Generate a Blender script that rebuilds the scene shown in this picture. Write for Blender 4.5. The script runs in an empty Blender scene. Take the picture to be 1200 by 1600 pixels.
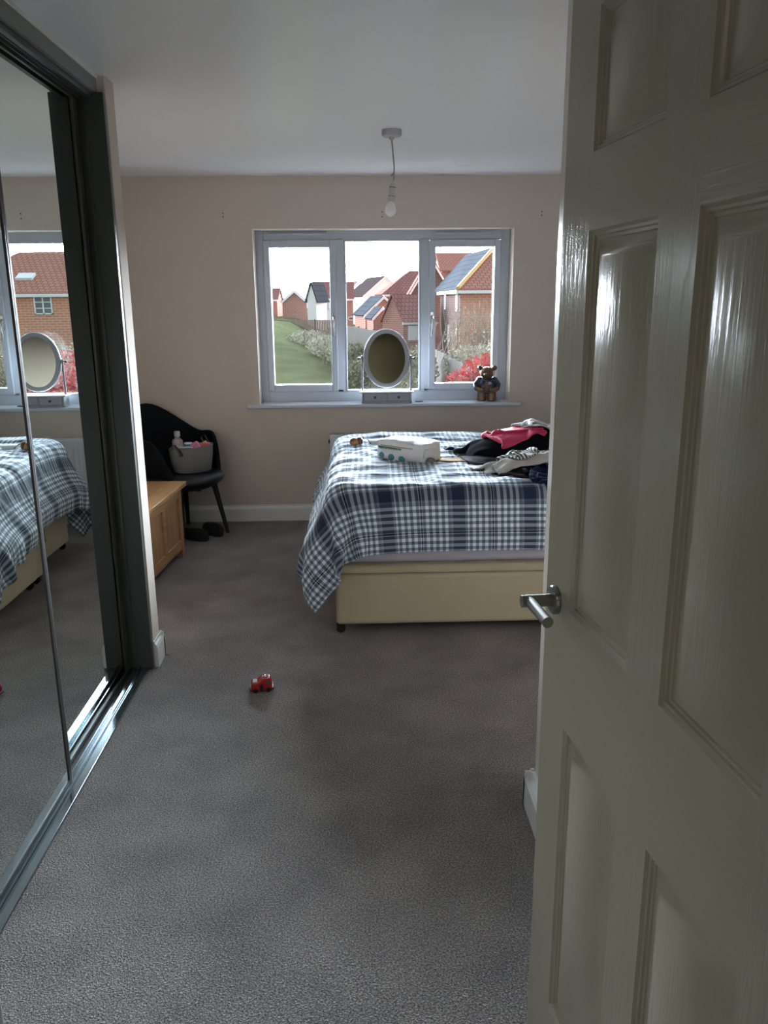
import bpy, bmesh, math, random
import numpy as np
from mathutils import Vector, Matrix, noise
random.seed(7)
PI = math.pi
SC = bpy.context.scene
COL = SC.collection

# ------------------------------------------------------------------ camera
F_PX, PITCH, YAW, ROLL, CAM_H = 1262.74, 0.2549, 0.0314, -0.0085, 1.576
_c, _s = math.cos(YAW), math.sin(YAW)
fw = Vector((_s*math.cos(PITCH), _c*math.cos(PITCH), -math.sin(PITCH)))
rt0 = Vector((_c, -_s, 0)); up0 = rt0.cross(fw)
rt = rt0*math.cos(ROLL)+up0*math.sin(ROLL); up = up0*math.cos(ROLL)-rt0*math.sin(ROLL)
cd = bpy.data.cameras.new('camera'); cam = bpy.data.objects.new('camera', cd); COL.objects.link(cam)
cd.sensor_fit = 'VERTICAL'; cd.sensor_height = 32; cd.sensor_width = 24
cd.lens = F_PX*32/1600; cd.clip_start = .02; cd.clip_end = 600
cam.matrix_world = Matrix(((rt.x, up.x, -fw.x, 0), (rt.y, up.y, -fw.y, 0), (rt.z, up.z, -fw.z, CAM_H), (0, 0, 0, 1)))
SC.camera = cam

# ------------------------------------------------------------------ world, lights, exposure
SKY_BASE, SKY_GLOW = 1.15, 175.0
w = bpy.data.worlds.new('world'); SC.world = w; w.use_nodes = True
wn = w.node_tree.nodes; wl = w.node_tree.links; wn.clear()
tc = wn.new('ShaderNodeTexCoord'); sep = wn.new('ShaderNodeSeparateXYZ'); wl.new(tc.outputs['Generated'], sep.inputs[0])
# hazy evening sky: a broad bright glow low over the houses on the +Y side, dimmer overhead and behind
def wmap(src, a, b_, c, d):
    q = wn.new('ShaderNodeMapRange'); q.interpolation_type = 'SMOOTHSTEP'
    for i, v in enumerate((a, b_, c, d)): q.inputs[i+1].default_value = v
    wl.new(src, q.inputs[0]); return q.outputs[0]
def wop(op, a, b_):
    q = wn.new('ShaderNodeMath'); q.operation = op
    for i, v in enumerate((a, b_)):
        if isinstance(v, (int, float)): q.inputs[i].default_value = v
        else: wl.new(v, q.inputs[i])
    return q.outputs[0]
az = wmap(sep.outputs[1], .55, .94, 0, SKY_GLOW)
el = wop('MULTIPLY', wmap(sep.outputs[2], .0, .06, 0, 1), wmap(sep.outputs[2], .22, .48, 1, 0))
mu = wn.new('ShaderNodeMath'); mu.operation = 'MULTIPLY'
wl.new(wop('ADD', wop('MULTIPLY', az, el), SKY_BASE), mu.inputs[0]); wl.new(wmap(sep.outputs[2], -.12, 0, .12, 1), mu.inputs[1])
cm = wn.new('ShaderNodeMapRange'); cm.inputs[1].default_value = 0; cm.inputs[2].default_value = .5; wl.new(sep.outputs[2], cm.inputs[0])
cr = wn.new('ShaderNodeMix'); cr.data_type = 'RGBA'; cr.inputs[6].default_value = (.82, .905, 1, 1); cr.inputs[7].default_value = (.72, .86, 1, 1)
wl.new(cm.outputs[0], cr.inputs[0])
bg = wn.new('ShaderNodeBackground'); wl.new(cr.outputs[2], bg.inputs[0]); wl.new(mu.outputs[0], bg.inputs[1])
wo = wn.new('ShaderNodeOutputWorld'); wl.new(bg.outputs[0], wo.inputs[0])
SC.view_settings.view_transform = 'Standard'; SC.view_settings.look = 'None'
SC.view_settings.gamma = 1; SC.view_settings.use_curve_mapping = False
SC.view_settings.exposure = 0.28
# sampling portal in the window opening (guides daylight through the glass, adds no light)
pl = bpy.data.lights.new('window_portal', 'AREA'); pl.shape = 'RECTANGLE'; pl.size = 1.8; pl.size_y = 1.2; pl.cycles.is_portal = True
po = bpy.data.objects.new('window_portal', pl); COL.objects.link(po); po.location = (.2, 6.10, 1.45); po.rotation_euler = (-PI/2, 0, 0)
# added fill light, unseen under the landing ceiling behind the camera
ll = bpy.data.lights.new('landing_fill', 'AREA'); ll.shape = 'DISK'; ll.size = .5; ll.energy = 2.2; ll.color = (1, .93, .80)
lo = bpy.data.objects.new('landing_fill', ll); COL.objects.link(lo); lo.location = (-.2, -.75, 2.36)

# ------------------------------------------------------------------ materials
def lin(c): return tuple(((v/255)/12.92 if v/255 <= .04045 else ((v/255+.055)/1.055)**2.4) for v in c)
def mat(name, col, rough=.6, metal=0, spec=.5, bump=None, vary=0, vscale=8, trans=0, sheen=0, coat=0):
    m = bpy.data.materials.new(name); m.use_nodes = True
    n = m.node_tree.nodes; l = m.node_tree.links; b = n['Principled BSDF']
    b.inputs['Base Color'].default_value = (*col, 1); b.inputs['Roughness'].default_value = rough
    b.inputs['Metallic'].default_value = metal; b.inputs['Specular IOR Level'].default_value = spec
    b.inputs['Transmission Weight'].default_value = trans; b.inputs['Sheen Weight'].default_value = sheen
    b.inputs['Coat Weight'].default_value = coat
    t = n.new('ShaderNodeTexCoord')
    if vary:
        q = n.new('ShaderNodeTexNoise'); q.inputs['Scale'].default_value = vscale; q.inputs['Detail'].default_value = 5
        l.new(t.outputs['Object'], q.inputs['Vector'])
        mx = n.new('ShaderNodeMix'); mx.data_type = 'RGBA'
        mx.inputs[6].default_value = (*[v*(1-vary) for v in col], 1); mx.inputs[7].default_value = (*[min(1, v*(1+vary)) for v in col], 1)
        l.new(q.outputs[0], mx.inputs[0]); l.new(mx.outputs[2], b.inputs['Base Color'])
    if bump:
        sc, st, dist = bump
        q = n.new('ShaderNodeTexNoise'); q.inputs['Scale'].default_value = sc; q.inputs['Detail'].default_value = 4
        l.new(t.outputs['Object'], q.inputs['Vector'])
        bp = n.new('ShaderNodeBump'); bp.inputs['Strength'].default_value = st; bp.inputs['Distance'].default_value = dist
        l.new(q.outputs[0], bp.inputs['Height']); l.new(bp.outputs[0], b.inputs['Normal'])
    return m
def nodes(m): return m.node_tree.nodes, m.node_tree.links, m.node_tree.nodes['Principled BSDF']
def ramp(n, stops, interp='LINEAR'):
    r = n.new('ShaderNodeValToRGB'); e = r.color_ramp; e.interpolation = interp
    while len(e.elements) > 1: e.elements.remove(e.elements[-1])
    e.elements[0].position = stops[0][0]; e.elements[0].color = (*stops[0][1], 1)
    for p, c in stops[1:]:
        k = e.elements.new(p); k.color = (*c, 1)
    return r

M = {}
M['wall'] = mat('painted_wall', (.58, .50, .43), .8, spec=.15, bump=(160, .12, .002), vary=.03, vscale=2)
M['wall_satin'] = mat('satin_painted_wall', (.58, .50, .43), .22, spec=.5)
M['ceiling'] = mat('ceiling_paint', (.84, .835, .85), .32, spec=.6, bump=(3, .12, .01))
M['white_gloss'] = mat('white_gloss_trim', (.72, .72, .70), .3)
M['upvc'] = mat('window_plastic', (.50, .54, .60), .28)
M['sill'] = mat('sill_board', (.52, .55, .60), .3)
M['dark_metal'] = mat('wardrobe_grey_metal', (.050, .058, .054), .42, spec=.5)
M['groove'] = mat('wardrobe_groove', (.02, .024, .024), .5)
M['stile'] = mat('door_stile_bronze', (.075, .072, .066), .38, metal=.4)
M['track'] = mat('aluminium_track', (.36, .41, .44), .11, metal=.9)
M['fascia'] = mat('wardrobe_fascia', (.20, .21, .205), .55)
M['mirror'] = mat('mirror_glass', (.78, .84, .81), .004, metal=1)
M['vmirror'] = mat('small_mirror_glass', (.50, .50, .45), .02, metal=1)
M['steel'] = mat('brushed_steel', (.30, .30, .28), .28, metal=1)
M['chrome'] = mat('chrome', (.6, .6, .6), .12, metal=1)
M['castor'] = mat('dark_shiny_castor', (.02, .018, .016), .12, spec=.7)
M['black_plastic'] = mat('black_plastic', (.012, .012, .013), .4)
M['shell'] = mat('black_chair_shell', (.006, .007, .009), .8, spec=.15, bump=(300, .2, .001))
M['cushion'] = mat('black_seat_pad', (.012, .014, .022), .38, spec=.55)
M['leg_black'] = mat('black_leg', (.010, .010, .010), .5)
M['divan'] = mat('cream_divan_fabric', (.48, .405, .285), .85, sheen=.2, bump=(500, .2, .001), vary=.04)
M['sheet'] = mat('pale_fitted_sheet', (.52, .50, .58), .8, bump=(12, .2, .01))
M['slipper'] = mat('black_slipper', (.009, .009, .010), .9, bump=(120, .8, .004))
M['radiator'] = mat('white_radiator', (.66, .68, .70), .35)
M['mirror_frame'] = mat('grey_white_painted_wood', (.33, .33, .35), .5, vary=.04)
M['bulb'] = mat('opal_bulb', (.82, .80, .82), .22, trans=.0)
M['fitting'] = mat('white_fitting', (.50, .49, .47), .4)
M['fitting_grey'] = mat('ceiling_rose_plastic', (.42, .41, .43), .3)
M['cord'] = mat('grey_cord', (.20, .20, .22), .5)
M['dark'] = mat('dark_fixing', (.03, .025, .02), .6)

def carpet():
    m = mat('carpet_pile', (.2, .18, .17), .95, spec=.1); n, l, b = nodes(m)
    t = n.new('ShaderNodeTexCoord')
    a = n.new('ShaderNodeTexNoise'); a.inputs['Scale'].default_value = 190; a.inputs['Detail'].default_value = 3; a.inputs['Roughness'].default_value = .7
    c = n.new('ShaderNodeTexNoise'); c.inputs['Scale'].default_value = 4; c.inputs['Detail'].default_value = 6
    v = n.new('ShaderNodeTexVoronoi'); v.inputs['Scale'].default_value = 230
    for q in (a, c, v): l.new(t.outputs['Object'], q.inputs['Vector'])
    r = ramp(n, [(.33, (.125, .112, .108)), (.5, (.315, .283, .272)), (.67, (.58, .53, .512))]); l.new(a.outputs[0], r.inputs[0])
    r2 = ramp(n, [(.3, (.78, .78, .79)), (.7, (1.12, 1.11, 1.10))]); l.new(c.outputs[0], r2.inputs[0])
    mx = n.new('ShaderNodeMix'); mx.data_type = 'RGBA'; mx.blend_type = 'MULTIPLY'; mx.inputs[0].default_value = 1
    l.new(r.outputs[0], mx.inputs[6]); l.new(r2.outputs[0], mx.inputs[7]); l.new(mx.outputs[2], b.inputs['Base Color'])
    ad = n.new('ShaderNodeMath'); ad.operation = 'ADD'; l.new(a.outputs[0], ad.inputs[0]); l.new(v.outputs['Distance'], ad.inputs[1])
    bp = n.new('ShaderNodeBump'); bp.inputs['Strength'].default_value = .9; bp.inputs['Distance'].default_value = .008
    l.new(ad.outputs[0], bp.inputs['Height']); l.new(bp.outputs[0], b.inputs['Normal'])
    return m
M['carpet'] = carpet()

def grainwood(name, cols, sc=(1, 14, 14), rough=.4, coordname='Object', bumpk=.15):
    m = mat(name, cols[1], rough, spec=.5); n, l, b = nodes(m)
    t = n.new('ShaderNodeTexCoord'); mp = n.new('ShaderNodeMapping'); mp.inputs['Scale'].default_value = sc
    l.new(t.outputs[coordname], mp.inputs[0])
    a = n.new('ShaderNodeTexNoise'); a.inputs['Scale'].default_value = 3; a.inputs['Detail'].default_value = 8; a.inputs['Distortion'].default_value = .8
    l.new(mp.outputs[0], a.inputs['Vector'])
    r = ramp(n, [(.3, cols[0]), (.5, cols[1]), (.72, cols[2])]); l.new(a.outputs[0], r.inputs[0]); l.new(r.outputs[0], b.inputs['Base Color'])
    bp = n.new('ShaderNodeBump'); bp.inputs['Strength'].default_value = bumpk; bp.inputs['Distance'].default_value = .003
    l.new(a.outputs[0], bp.inputs['Height']); l.new(bp.outputs[0], b.inputs['Normal'])
    return m
M['oak'] = grainwood('oak_top_boards', [(.36, .175, .065), (.48, .25, .105), (.58, .33, .15)], (14, 1, 14), .38)
M['oak_panel'] = grainwood('oak_vertical_panel', [(.34, .17, .07), (.44, .235, .105), (.52, .29, .14)], (14, 14, 1), .5)

def doorpaint():
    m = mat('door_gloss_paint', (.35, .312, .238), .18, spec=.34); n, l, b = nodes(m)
    t = n.new('ShaderNodeTexCoord'); mp = n.new('ShaderNodeMapping'); mp.inputs['Scale'].default_value = (95, 5.5, 1)
    l.new(t.outputs['UV'], mp.inputs[0])
    a = n.new('ShaderNodeTexNoise'); a.inputs['Scale'].default_value = 1; a.inputs['Detail'].default_value = 4; a.inputs['Distortion'].default_value = 1.2
    l.new(mp.outputs[0], a.inputs['Vector'])
    r = ramp(n, [(.42, (0, 0, 0)), (.5, (.75, .75, .75)), (.62, (1, 1, 1))]); l.new(a.outputs[0], r.inputs[0])
    bp = n.new('ShaderNodeBump'); bp.inputs['Strength'].default_value = .15; bp.inputs['Distance'].default_value = .0012
    l.new(r.outputs[0], bp.inputs['Height']); l.new(bp.outputs[0], b.inputs['Normal'])
    return m
M['door'] = doorpaint()

def glass():
    m = bpy.data.materials.new('window_glass'); m.use_nodes = True; n = m.node_tree.nodes; l = m.node_tree.links; n.clear()
    f = n.new('ShaderNodeFresnel'); f.inputs[0].default_value = 1.3
    tr = n.new('ShaderNodeBsdfTransparent'); tr.inputs[0].default_value = (.97, .98, .98, 1)
    g = n.new('ShaderNodeBsdfGlossy'); g.inputs['Roughness'].default_value = .01
    mx = n.new('ShaderNodeMixShader'); o = n.new('ShaderNodeOutputMaterial')
    l.new(f.outputs[0], mx.inputs[0]); l.new(tr.outputs[0], mx.inputs[1]); l.new(g.outputs[0], mx.inputs[2]); l.new(mx.outputs[0], o.inputs[0])
    return m
M['glass'] = glass()

PLAID_P = .33
def plaid(name, offu, offv):
    m = mat(name, (.3, .3, .35), .85, spec=.2, sheen=.15); n, l, b = nodes(m)
    t = n.new('ShaderNodeTexCoord'); s = n.new('ShaderNodeSeparateXYZ'); l.new(t.outputs['UV'], s.inputs[0])
    W, G, N, K = (.72, .82, .93), (.085, .115, .165), (.012, .022, .055), (.006, .006, .010)
    L = (.16, .20, .27)
    st = [(0.0, N), (.165, L), (.20, W)]
    x = .225; k = 0
    while x < .965:
        if abs(x-.533) < .004:
            st += [(x, W), (x+.012, K), (x+.034, W)]
        else:
            st.append((x, G if k % 2 == 0 else W))
        k += 1; x += .044
    st.append((.968, L))
    outs = []
    for ax, off in ((0, offu), (1, offv)):
        a = n.new('ShaderNodeMath'); a.operation = 'MULTIPLY_ADD'; a.inputs[1].default_value = 1/PLAID_P; a.inputs[2].default_value = off
        l.new(s.outputs[ax], a.inputs[0])
        f = n.new('ShaderNodeMath'); f.operation = 'FRACT'; l.new(a.outputs[0], f.inputs[0])
        r = ramp(n, st[:31], 'CONSTANT'); l.new(f.outputs[0], r.inputs[0]); outs.append(r)
    mx = n.new('ShaderNodeMix'); mx.data_type = 'RGBA'; mx.inputs[0].default_value = .5
    l.new(outs[0].outputs[0], mx.inputs[6]); l.new(outs[1].outputs[0], mx.inputs[7])
    dk = n.new('ShaderNodeMix'); dk.data_type = 'RGBA'; dk.blend_type = 'DARKEN'; dk.inputs[0].default_value = 1
    l.new(outs[0].outputs[0], dk.inputs[6]); l.new(outs[1].outputs[0], dk.inputs[7])
    m2 = n.new('ShaderNodeMix'); m2.data_type = 'RGBA'; m2.inputs[0].default_value = .38
    l.new(mx.outputs[2], m2.inputs[6]); l.new(dk.outputs[2], m2.inputs[7]); l.new(m2.outputs[2], b.inputs['Base Color'])
    q = n.new('ShaderNodeTexNoise'); q.inputs['Scale'].default_value = 25; q.inputs['Detail'].default_value = 4
    l.new(t.outputs['Object'], q.inputs['Vector'])
    bp = n.new('ShaderNodeBump'); bp.inputs['Strength'].default_value = .45; bp.inputs['Distance'].default_value = .012
    l.new(q.outputs[0], bp.inputs['Height']); l.new(bp.outputs[0], b.inputs['Normal'])
    return m

def brick(name, a, b_, mortar, sc=1.0):
    m = mat(name, a, .9, spec=0); n, l, b = nodes(m)
    t = n.new('ShaderNodeTexCoord'); br = n.new('ShaderNodeTexBrick')
    br.inputs['Scale'].default_value = sc; br.inputs['Brick Width'].default_value = .45; br.inputs['Row Height'].default_value = .15
    br.inputs['Mortar Size'].default_value = .018
    br.inputs['Color1'].default_value = (*a, 1); br.inputs['Color2'].default_value = (*b_, 1); br.inputs['Mortar'].default_value = (*mortar, 1)
    l.new(t.outputs['UV'], br.inputs['Vector']); l.new(br.outputs[0], b.inputs['Base Color'])
    return m
def tiles(name, a, b_, gap=.35):
    m = mat(name, a, .95, spec=0); n, l, b = nodes(m)
    t = n.new('ShaderNodeTexCoord'); br = n.new('ShaderNodeTexBrick')
    br.inputs['Scale'].default_value = 1; br.inputs['Brick Width'].default_value = .35; br.inputs['Row Height'].default_value = gap
    br.inputs['Mortar Size'].default_value = .03
    br.inputs['Color1'].default_value = (*a, 1); br.inputs['Color2'].default_value = (*b_, 1); br.inputs['Mortar'].default_value = (*[v*.5 for v in a], 1)
    l.new(t.outputs['UV'], br.inputs['Vector']); l.new(br.outputs[0], b.inputs['Base Color'])
    return m
M['brick_red'] = brick('red_brick', (.42, .19, .145), (.37, .17, .135), (.46, .36, .32))
M['brick_orange'] = brick('orange_brick', (.64, .26, .15), (.56, .22, .14), (.64, .46, .36))
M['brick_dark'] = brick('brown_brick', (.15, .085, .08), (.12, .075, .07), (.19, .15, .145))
M['render_white'] = mat('white_render', (.85, .84, .82), .9, spec=0)
M['roof_red'] = tiles('red_roof_tiles', (.36, .175, .155), (.31, .155, .14))
M['roof_orange'] = tiles('orange_roof_tiles', (.50, .235, .18), (.44, .21, .165), .4)
M['roof_grey'] = tiles('grey_roof_tiles', (.095, .10, .115), (.075, .08, .095), .55)
M['roof_brown'] = tiles('brown_roof_tiles', (.09, .07, .07), (.075, .06, .06), .4)
M['barge'] = mat('white_bargeboard', (.85, .84, .82), .5)
M['barge_yellow'] = mat('painted_sunlit_hip', (.85, .50, .16), .6)  # warm sunlight along the hip is put into this colour
M['house_glass'] = mat('dark_window_glass', (.10, .11, .12), .08, spec=.6)
M['fence'] = mat('pale_weathered_timber', (.19, .175, .165), .95, vary=.15, vscale=3, spec=0)
M['fence_brown'] = mat('brown_timber', (.26, .19, .15), .85, vary=.15, vscale=3)
M['grass'] = mat('field_grass', (.088, .095, .052), .95, spec=.0, vary=.5, vscale=.55, bump=(9, .6, .15))
M['garage'] = mat('white_garage_door', (.8, .8, .8), .5)

def leafmat(name, cols):
    m = mat(name, cols[0], .8, spec=0); n, l, b = nodes(m)
    g = n.new('ShaderNodeNewGeometry'); r = ramp(n, [(i/(max(1, len(cols)-1)), c) for i, c in enumerate(cols)])
    l.new(g.outputs['Random Per Island'], r.inputs[0]); l.new(r.outputs[0], b.inputs['Base Color'])
    return m
M['leaf_grey'] = leafmat('grey_green_leaves', [(.09, .10, .06), (.20, .20, .14), (.36, .34, .28), (.14, .15, .09)])
M['leaf_pale'] = leafmat('pale_seed_heads', [(.42, .40, .35), (.26, .27, .18), (.55, .51, .46), (.2, .22, .14)])
M['leaf_red'] = leafmat('red_autumn_leaves', [(.42, .05, .07), (.55, .12, .13), (.32, .05, .05), (.50, .28, .2)])
M['leaf_yellow'] = leafmat('yellow_flowers', [(.55, .50, .08), (.3, .34, .08)])
M['twig'] = mat('bare_twigs', (.24, .17, .12), .9)

# ------------------------------------------------------------------ mesh helpers
class MB:
    def __init__(s): s.v = []; s.f = []; s.uv = []; s.m = []; s.mats = None
    def face(s, pts, uv=None, mi=0):
        b = len(s.v); s.v += [tuple(p) for p in pts]; s.f.append(list(range(b, b+len(pts)))); s.uv.append(uv); s.m.append(mi)
    def mesh(s, vs, fs, mi=0):
        b = len(s.v); s.v += [tuple(p) for p in vs]
        for q in fs: s.f.append([b+i for i in q]); s.uv.append(None); s.m.append(mi)
    def box(s, x0, x1, y0, y1, z0, z1, mi=0):
        s.mesh([(x0, y0, z0), (x1, y0, z0), (x1, y1, z0), (x0, y1, z0), (x0, y0, z1), (x1, y0, z1), (x1, y1, z1), (x0, y1, z1)],
               [(0, 3, 2, 1), (4, 5, 6, 7), (0, 1, 5, 4), (1, 2, 6, 5), (2, 3, 7, 6), (3, 0, 4, 7)], mi)
    def prism(s, poly, y0, y1, axis='y', mi=0):
        # poly in (a,b); extruded along axis
        def P(a, b, t): return {'y': (a, t, b), 'x': (t, a, b), 'z': (a, b, t)}[axis]
        n = len(poly)
        vs = [P(a, b, y0) for a, b in poly]+[P(a, b, y1) for a, b in poly]
        fs = [list(range(n))[::-1], list(range(n, 2*n))]+[(i, (i+1) % n, n+(i+1) % n, n+i) for i in range(n)]
        s.mesh(vs, fs, mi)
    def tube(s, pts, rad, seg=12, cap=True, mi=0, flat=1.0):
        pts = [Vector(p) for p in pts]; n = len(pts)
        if not hasattr(rad, '__len__'): rad = [rad]*n
        vs = []; prev = None
        for i, p in enumerate(pts):
            d = (pts[min(i+1, n-1)]-pts[max(i-1, 0)]).normalized()
            if prev is None:
                a = d.orthogonal().normalized()
            else:
                a = (prev-d*prev.dot(d)).normalized()
            prev = a; b = d.cross(a)
            for k in range(seg):
                t = 2*PI*k/seg; vs.append(p+(a*math.cos(t)+b*math.sin(t)*flat)*rad[i])
        fs = [(i*seg+k, i*seg+(k+1) % seg, (i+1)*seg+(k+1) % seg, (i+1)*seg+k) for i in range(n-1) for k in range(seg)]
        if cap: fs += [list(range(seg))[::-1], [(n-1)*seg+k for k in range(seg)]]
        s.mesh(vs, fs, mi)
    def lathe(s, prof, c=(0, 0, 0), seg=24, axis='z', sx=1, sy=1, mi=0, rot=None):
        vs = []; n = len(prof)
        for r, z in prof:
            for k in range(seg):
                t = 2*PI*k/seg; q = Vector((r*math.cos(t)*sx, r*math.sin(t)*sy, z))
                if axis == 'y': q = Vector((q.x, q.z, q.y))
                if axis == 'x': q = Vector((q.z, q.x, q.y))
                if rot is not None: q = rot @ q
                vs.append(q+Vector(c))
        fs = [(i*seg+k, i*seg+(k+1) % seg, (i+1)*seg+(k+1) % seg, (i+1)*seg+k) for i in range(n-1) for k in range(seg)]
        fs += [list(range(seg))[::-1], [(n-1)*seg+k for k in range(seg)]]
        s.mesh(vs, fs, mi)
    def ball(s, c, r, seg=16, rings=10, mi=0, rot=None):
        if not hasattr(r, '__len__'): r = (r, r, r)
        vs = []; c = Vector(c)
        for i in range(rings+1):
            ph = PI*i/rings
            for k in range(seg):
                t = 2*PI*k/seg; q = Vector((r[0]*math.sin(ph)*math.cos(t), r[1]*math.sin(ph)*math.sin(t), r[2]*math.cos(ph)))
                if rot is not None: q = rot @ q
                vs.append(q+c)
        fs = [(i*seg+k, (i+1)*seg+k, (i+1)*seg+(k+1) % seg, i*seg+(k+1) % seg) for i in range(rings) for k in range(seg)]
        s.mesh(vs, fs, mi)
    def build(s, name, mats, parent=None, smooth=False, bevel=0, segs=2, uvauto=True, fix=True, angle=40):
        me = bpy.data.meshes.new(name); me.from_pydata(s.v, [], s.f)
        if not isinstance(mats, (list, tuple)): mats = [mats]
        for q in mats: me.materials.append(q)
        for p, i in zip(me.polygons, s.m): p.material_index = i
        if uvauto:
            L = me.uv_layers.new(name='UVMap')
            for p, uv in zip(me.polygons, s.uv):
                nn = p.normal
                for j, li in enumerate(p.loop_indices):
                    if uv is not None: L.data[li].uv = uv[j]; continue
                    co = me.vertices[me.loops[li].vertex_index].co
                    if abs(nn.z) > .95: L.data[li].uv = (co.x, co.y)
                    else:
                        h = Vector((-nn.y, nn.x, 0)).normalized(); up_ = nn.cross(h)
                        L.data[li].uv = (co.dot(h), co.dot(up_))
        if fix:
            bm = bmesh.new(); bm.from_mesh(me); bmesh.ops.remove_doubles(bm, verts=bm.verts, dist=1e-6)
            bmesh.ops.recalc_face_normals(bm, faces=bm.faces); bm.to_mesh(me); bm.free()
        o = bpy.data.objects.new(name, me); COL.objects.link(o)
        if parent is not None: o.parent = parent
        if bevel:
            b = o.modifiers.new('bevel', 'BEVEL'); b.width = bevel; b.segments = segs; b.limit_method = 'ANGLE'; b.angle_limit = math.radians(35); b.harden_normals = False
        if smooth or bevel:
            for p in me.polygons: p.use_smooth = True
            if not smooth or angle: me.set_sharp_from_angle(angle=math.radians(angle))
        return o
def thing(name, label, cat, loc=(0, 0, 0), rotz=0, group=None, structure=False):
    o = bpy.data.objects.new(name, None); COL.objects.link(o); o.empty_display_size = .1
    o.location = loc; o.rotation_euler = (0, 0, rotz)
    if structure: o['kind'] = 'structure'
    if label: o['label'] = label
    if cat: o['category'] = cat
    if group: o['group'] = group
    return o
def tag(o, label, cat, group=None, kind=None):
    o['label'] = label; o['category'] = cat
    if group: o['group'] = group
    if kind: o['kind'] = kind
    return o
def struct(o): o['kind'] = 'structure'; return o
def boxes(name, lst, m, parent=None, bevel=0, **k):
    b = MB()
    for q in lst: b.box(*q)
    return b.build(name, m, parent, bevel=bevel, **k)

# ------------------------------------------------------------------ room shell
YB = 5.855; XL = -1.65; XR = 2.25; XM = -.944
WX0, WX1, WZ0, WZ1 = -.702, 1.10, .865, 2.062
struct(boxes('floor', [(-2.2, 2.4, -1.5, YB+.02, -.12, 0)], M['carpet']))
struct(boxes('ceiling', [(-2.2, 2.4, -1.5, 6.15, 2.4, 2.5)], M['ceiling']))
struct(boxes('wall_back', [(-1.75, WX0, YB, 6.15, -.05, 2.42), (WX1, 2.35, YB, 6.15, -.05, 2.42),
                           (WX0, WX1, YB, 6.15, -.05, WZ0-.03), (WX0, WX1, YB, 6.15, WZ1, 2.42)], M['wall']))
struct(boxes('wall_left', [(-1.75, XL, .5, YB, 0, 2.42)], M['wall']))
struct(boxes('wall_right', [(XR, XR+.1, 2.2, YB, 0, 2.42)], M['wall']))
struct(boxes('wall_side', [(.546, .65, .62, 2.17, 0, 2.42), (.546, XR+.1, 2.17, 2.27, 0, 2.42)], M['wall_satin']))
struct(boxes('wall_front', [(-1.75, -.365, .50, .62, 0, 2.42), (.435, .63, .50, .62, 0, 2.42), (-.365, .435, .50, .62, 2.13, 2.42)], M['wall']))
M['landing'] = mat('landing_paint', (.34, .31, .22), .8)
struct(boxes('wall_landing', [(-1.3, -1.2, -1.5, .5, 0, 2.42), (1.3, 1.4, -1.5, .5, 0, 2.42), (-1.3, 1.4, -1.5, -1.4, 0, 2.42)], M['landing']))
struct(boxes('wall_stub', [(XL, -.925, 3.362, 3.475, 0, 2.42)], M['wall'], bevel=.004))
# door lining
b = MB(); b.box(-.372, -.350, .47, .64, 0, 2.14); b.box(.435, .455, .47, .64, 0, 2.14); b.box(-.350, .435, .47, .64, 2.115, 2.14)
struct(b.build('trim_1', M['white_gloss'], bevel=.003))
# skirting with a chamfered top
def skirt(name, segs):
    b = MB()
    for (x0, y0, x1, y1, nx, ny) in segs:
        prof = [(0, 0), (.018, 0), (.018, .092), (.013, .104), (.006, .112), (.006, .122), (0, .122)]
        A = Vector((x0, y0, 0)); B = Vector((x1, y1, 0)); N = Vector((nx, ny, 0)); n = len(prof)
        vs = [A+N*d+Vector((0, 0, z)) for d, z in prof]+[B+N*d+Vector((0, 0, z)) for d, z in prof]
        b.mesh(vs, [list(range(n)), list(range(n, 2*n))[::-1]]+[(i, (i+1) % n, n+(i+1) % n, n+i) for i in range(n)])
    return struct(b.build(name, M['white_gloss']))
skirt('baseboard_back', [(XL, YB, XR, YB, 0, -1)])
skirt('baseboard_left', [(XL, 3.475, XL, YB, 1, 0)])
skirt('baseboard_stub', [(-.925, 3.36, -.925, 3.493, 1, 0), (XL, 3.475, -.907, 3.475, 0, 1)])
skirt('baseboard_side', [(.546, .62, .546, 2.288, -1.75, 0), (.5145, 2.27, XR, 2.27, 0, 1)])
skirt('baseboard_right', [(XR, 2.27, XR, YB, -1, 0)])

# ------------------------------------------------------------------ window
win = thing('window_1', 'white three-part window above the bed with two opening side sashes', None, (0, 6.015, 0), structure=True)
def frame_rect(b, x0, x1, z0, z1, wl_, wr, wb, wt, y0, y1):
    b.box(x0, x0+wl_, y0, y1, z0, z1); b.box(x1-wr, x1, y0, y1, z0, z1)
    b.box(x0+wl_, x1-wr, y0, y1, z0, z0+wb); b.box(x0+wl_, x1-wr, y0, y1, z1-wt, z1)
b = MB()
b.box(WX0-.01, -.648, 0, .07, WZ0-.02, WZ1+.01); b.box(1.036, WX1+.01, 0, .07, WZ0-.02, WZ1+.01)
b.box(-.648, 1.036, 0, .07, WZ0-.02, .935); b.box(-.648, 1.036, 0, .07, 1.998, WZ1+.01); b.box(-.648, -.1, 0, .07, .93, .95); b.box(.49, 1.036, 0, .07, .93, .95)
b.box(-.142, -.078, 0, .07, .925, 2.012); b.box(.464, .528, 0, .07, .925, 2.012)
b.build('window_frame', M['upvc'], win, bevel=.004)
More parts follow.
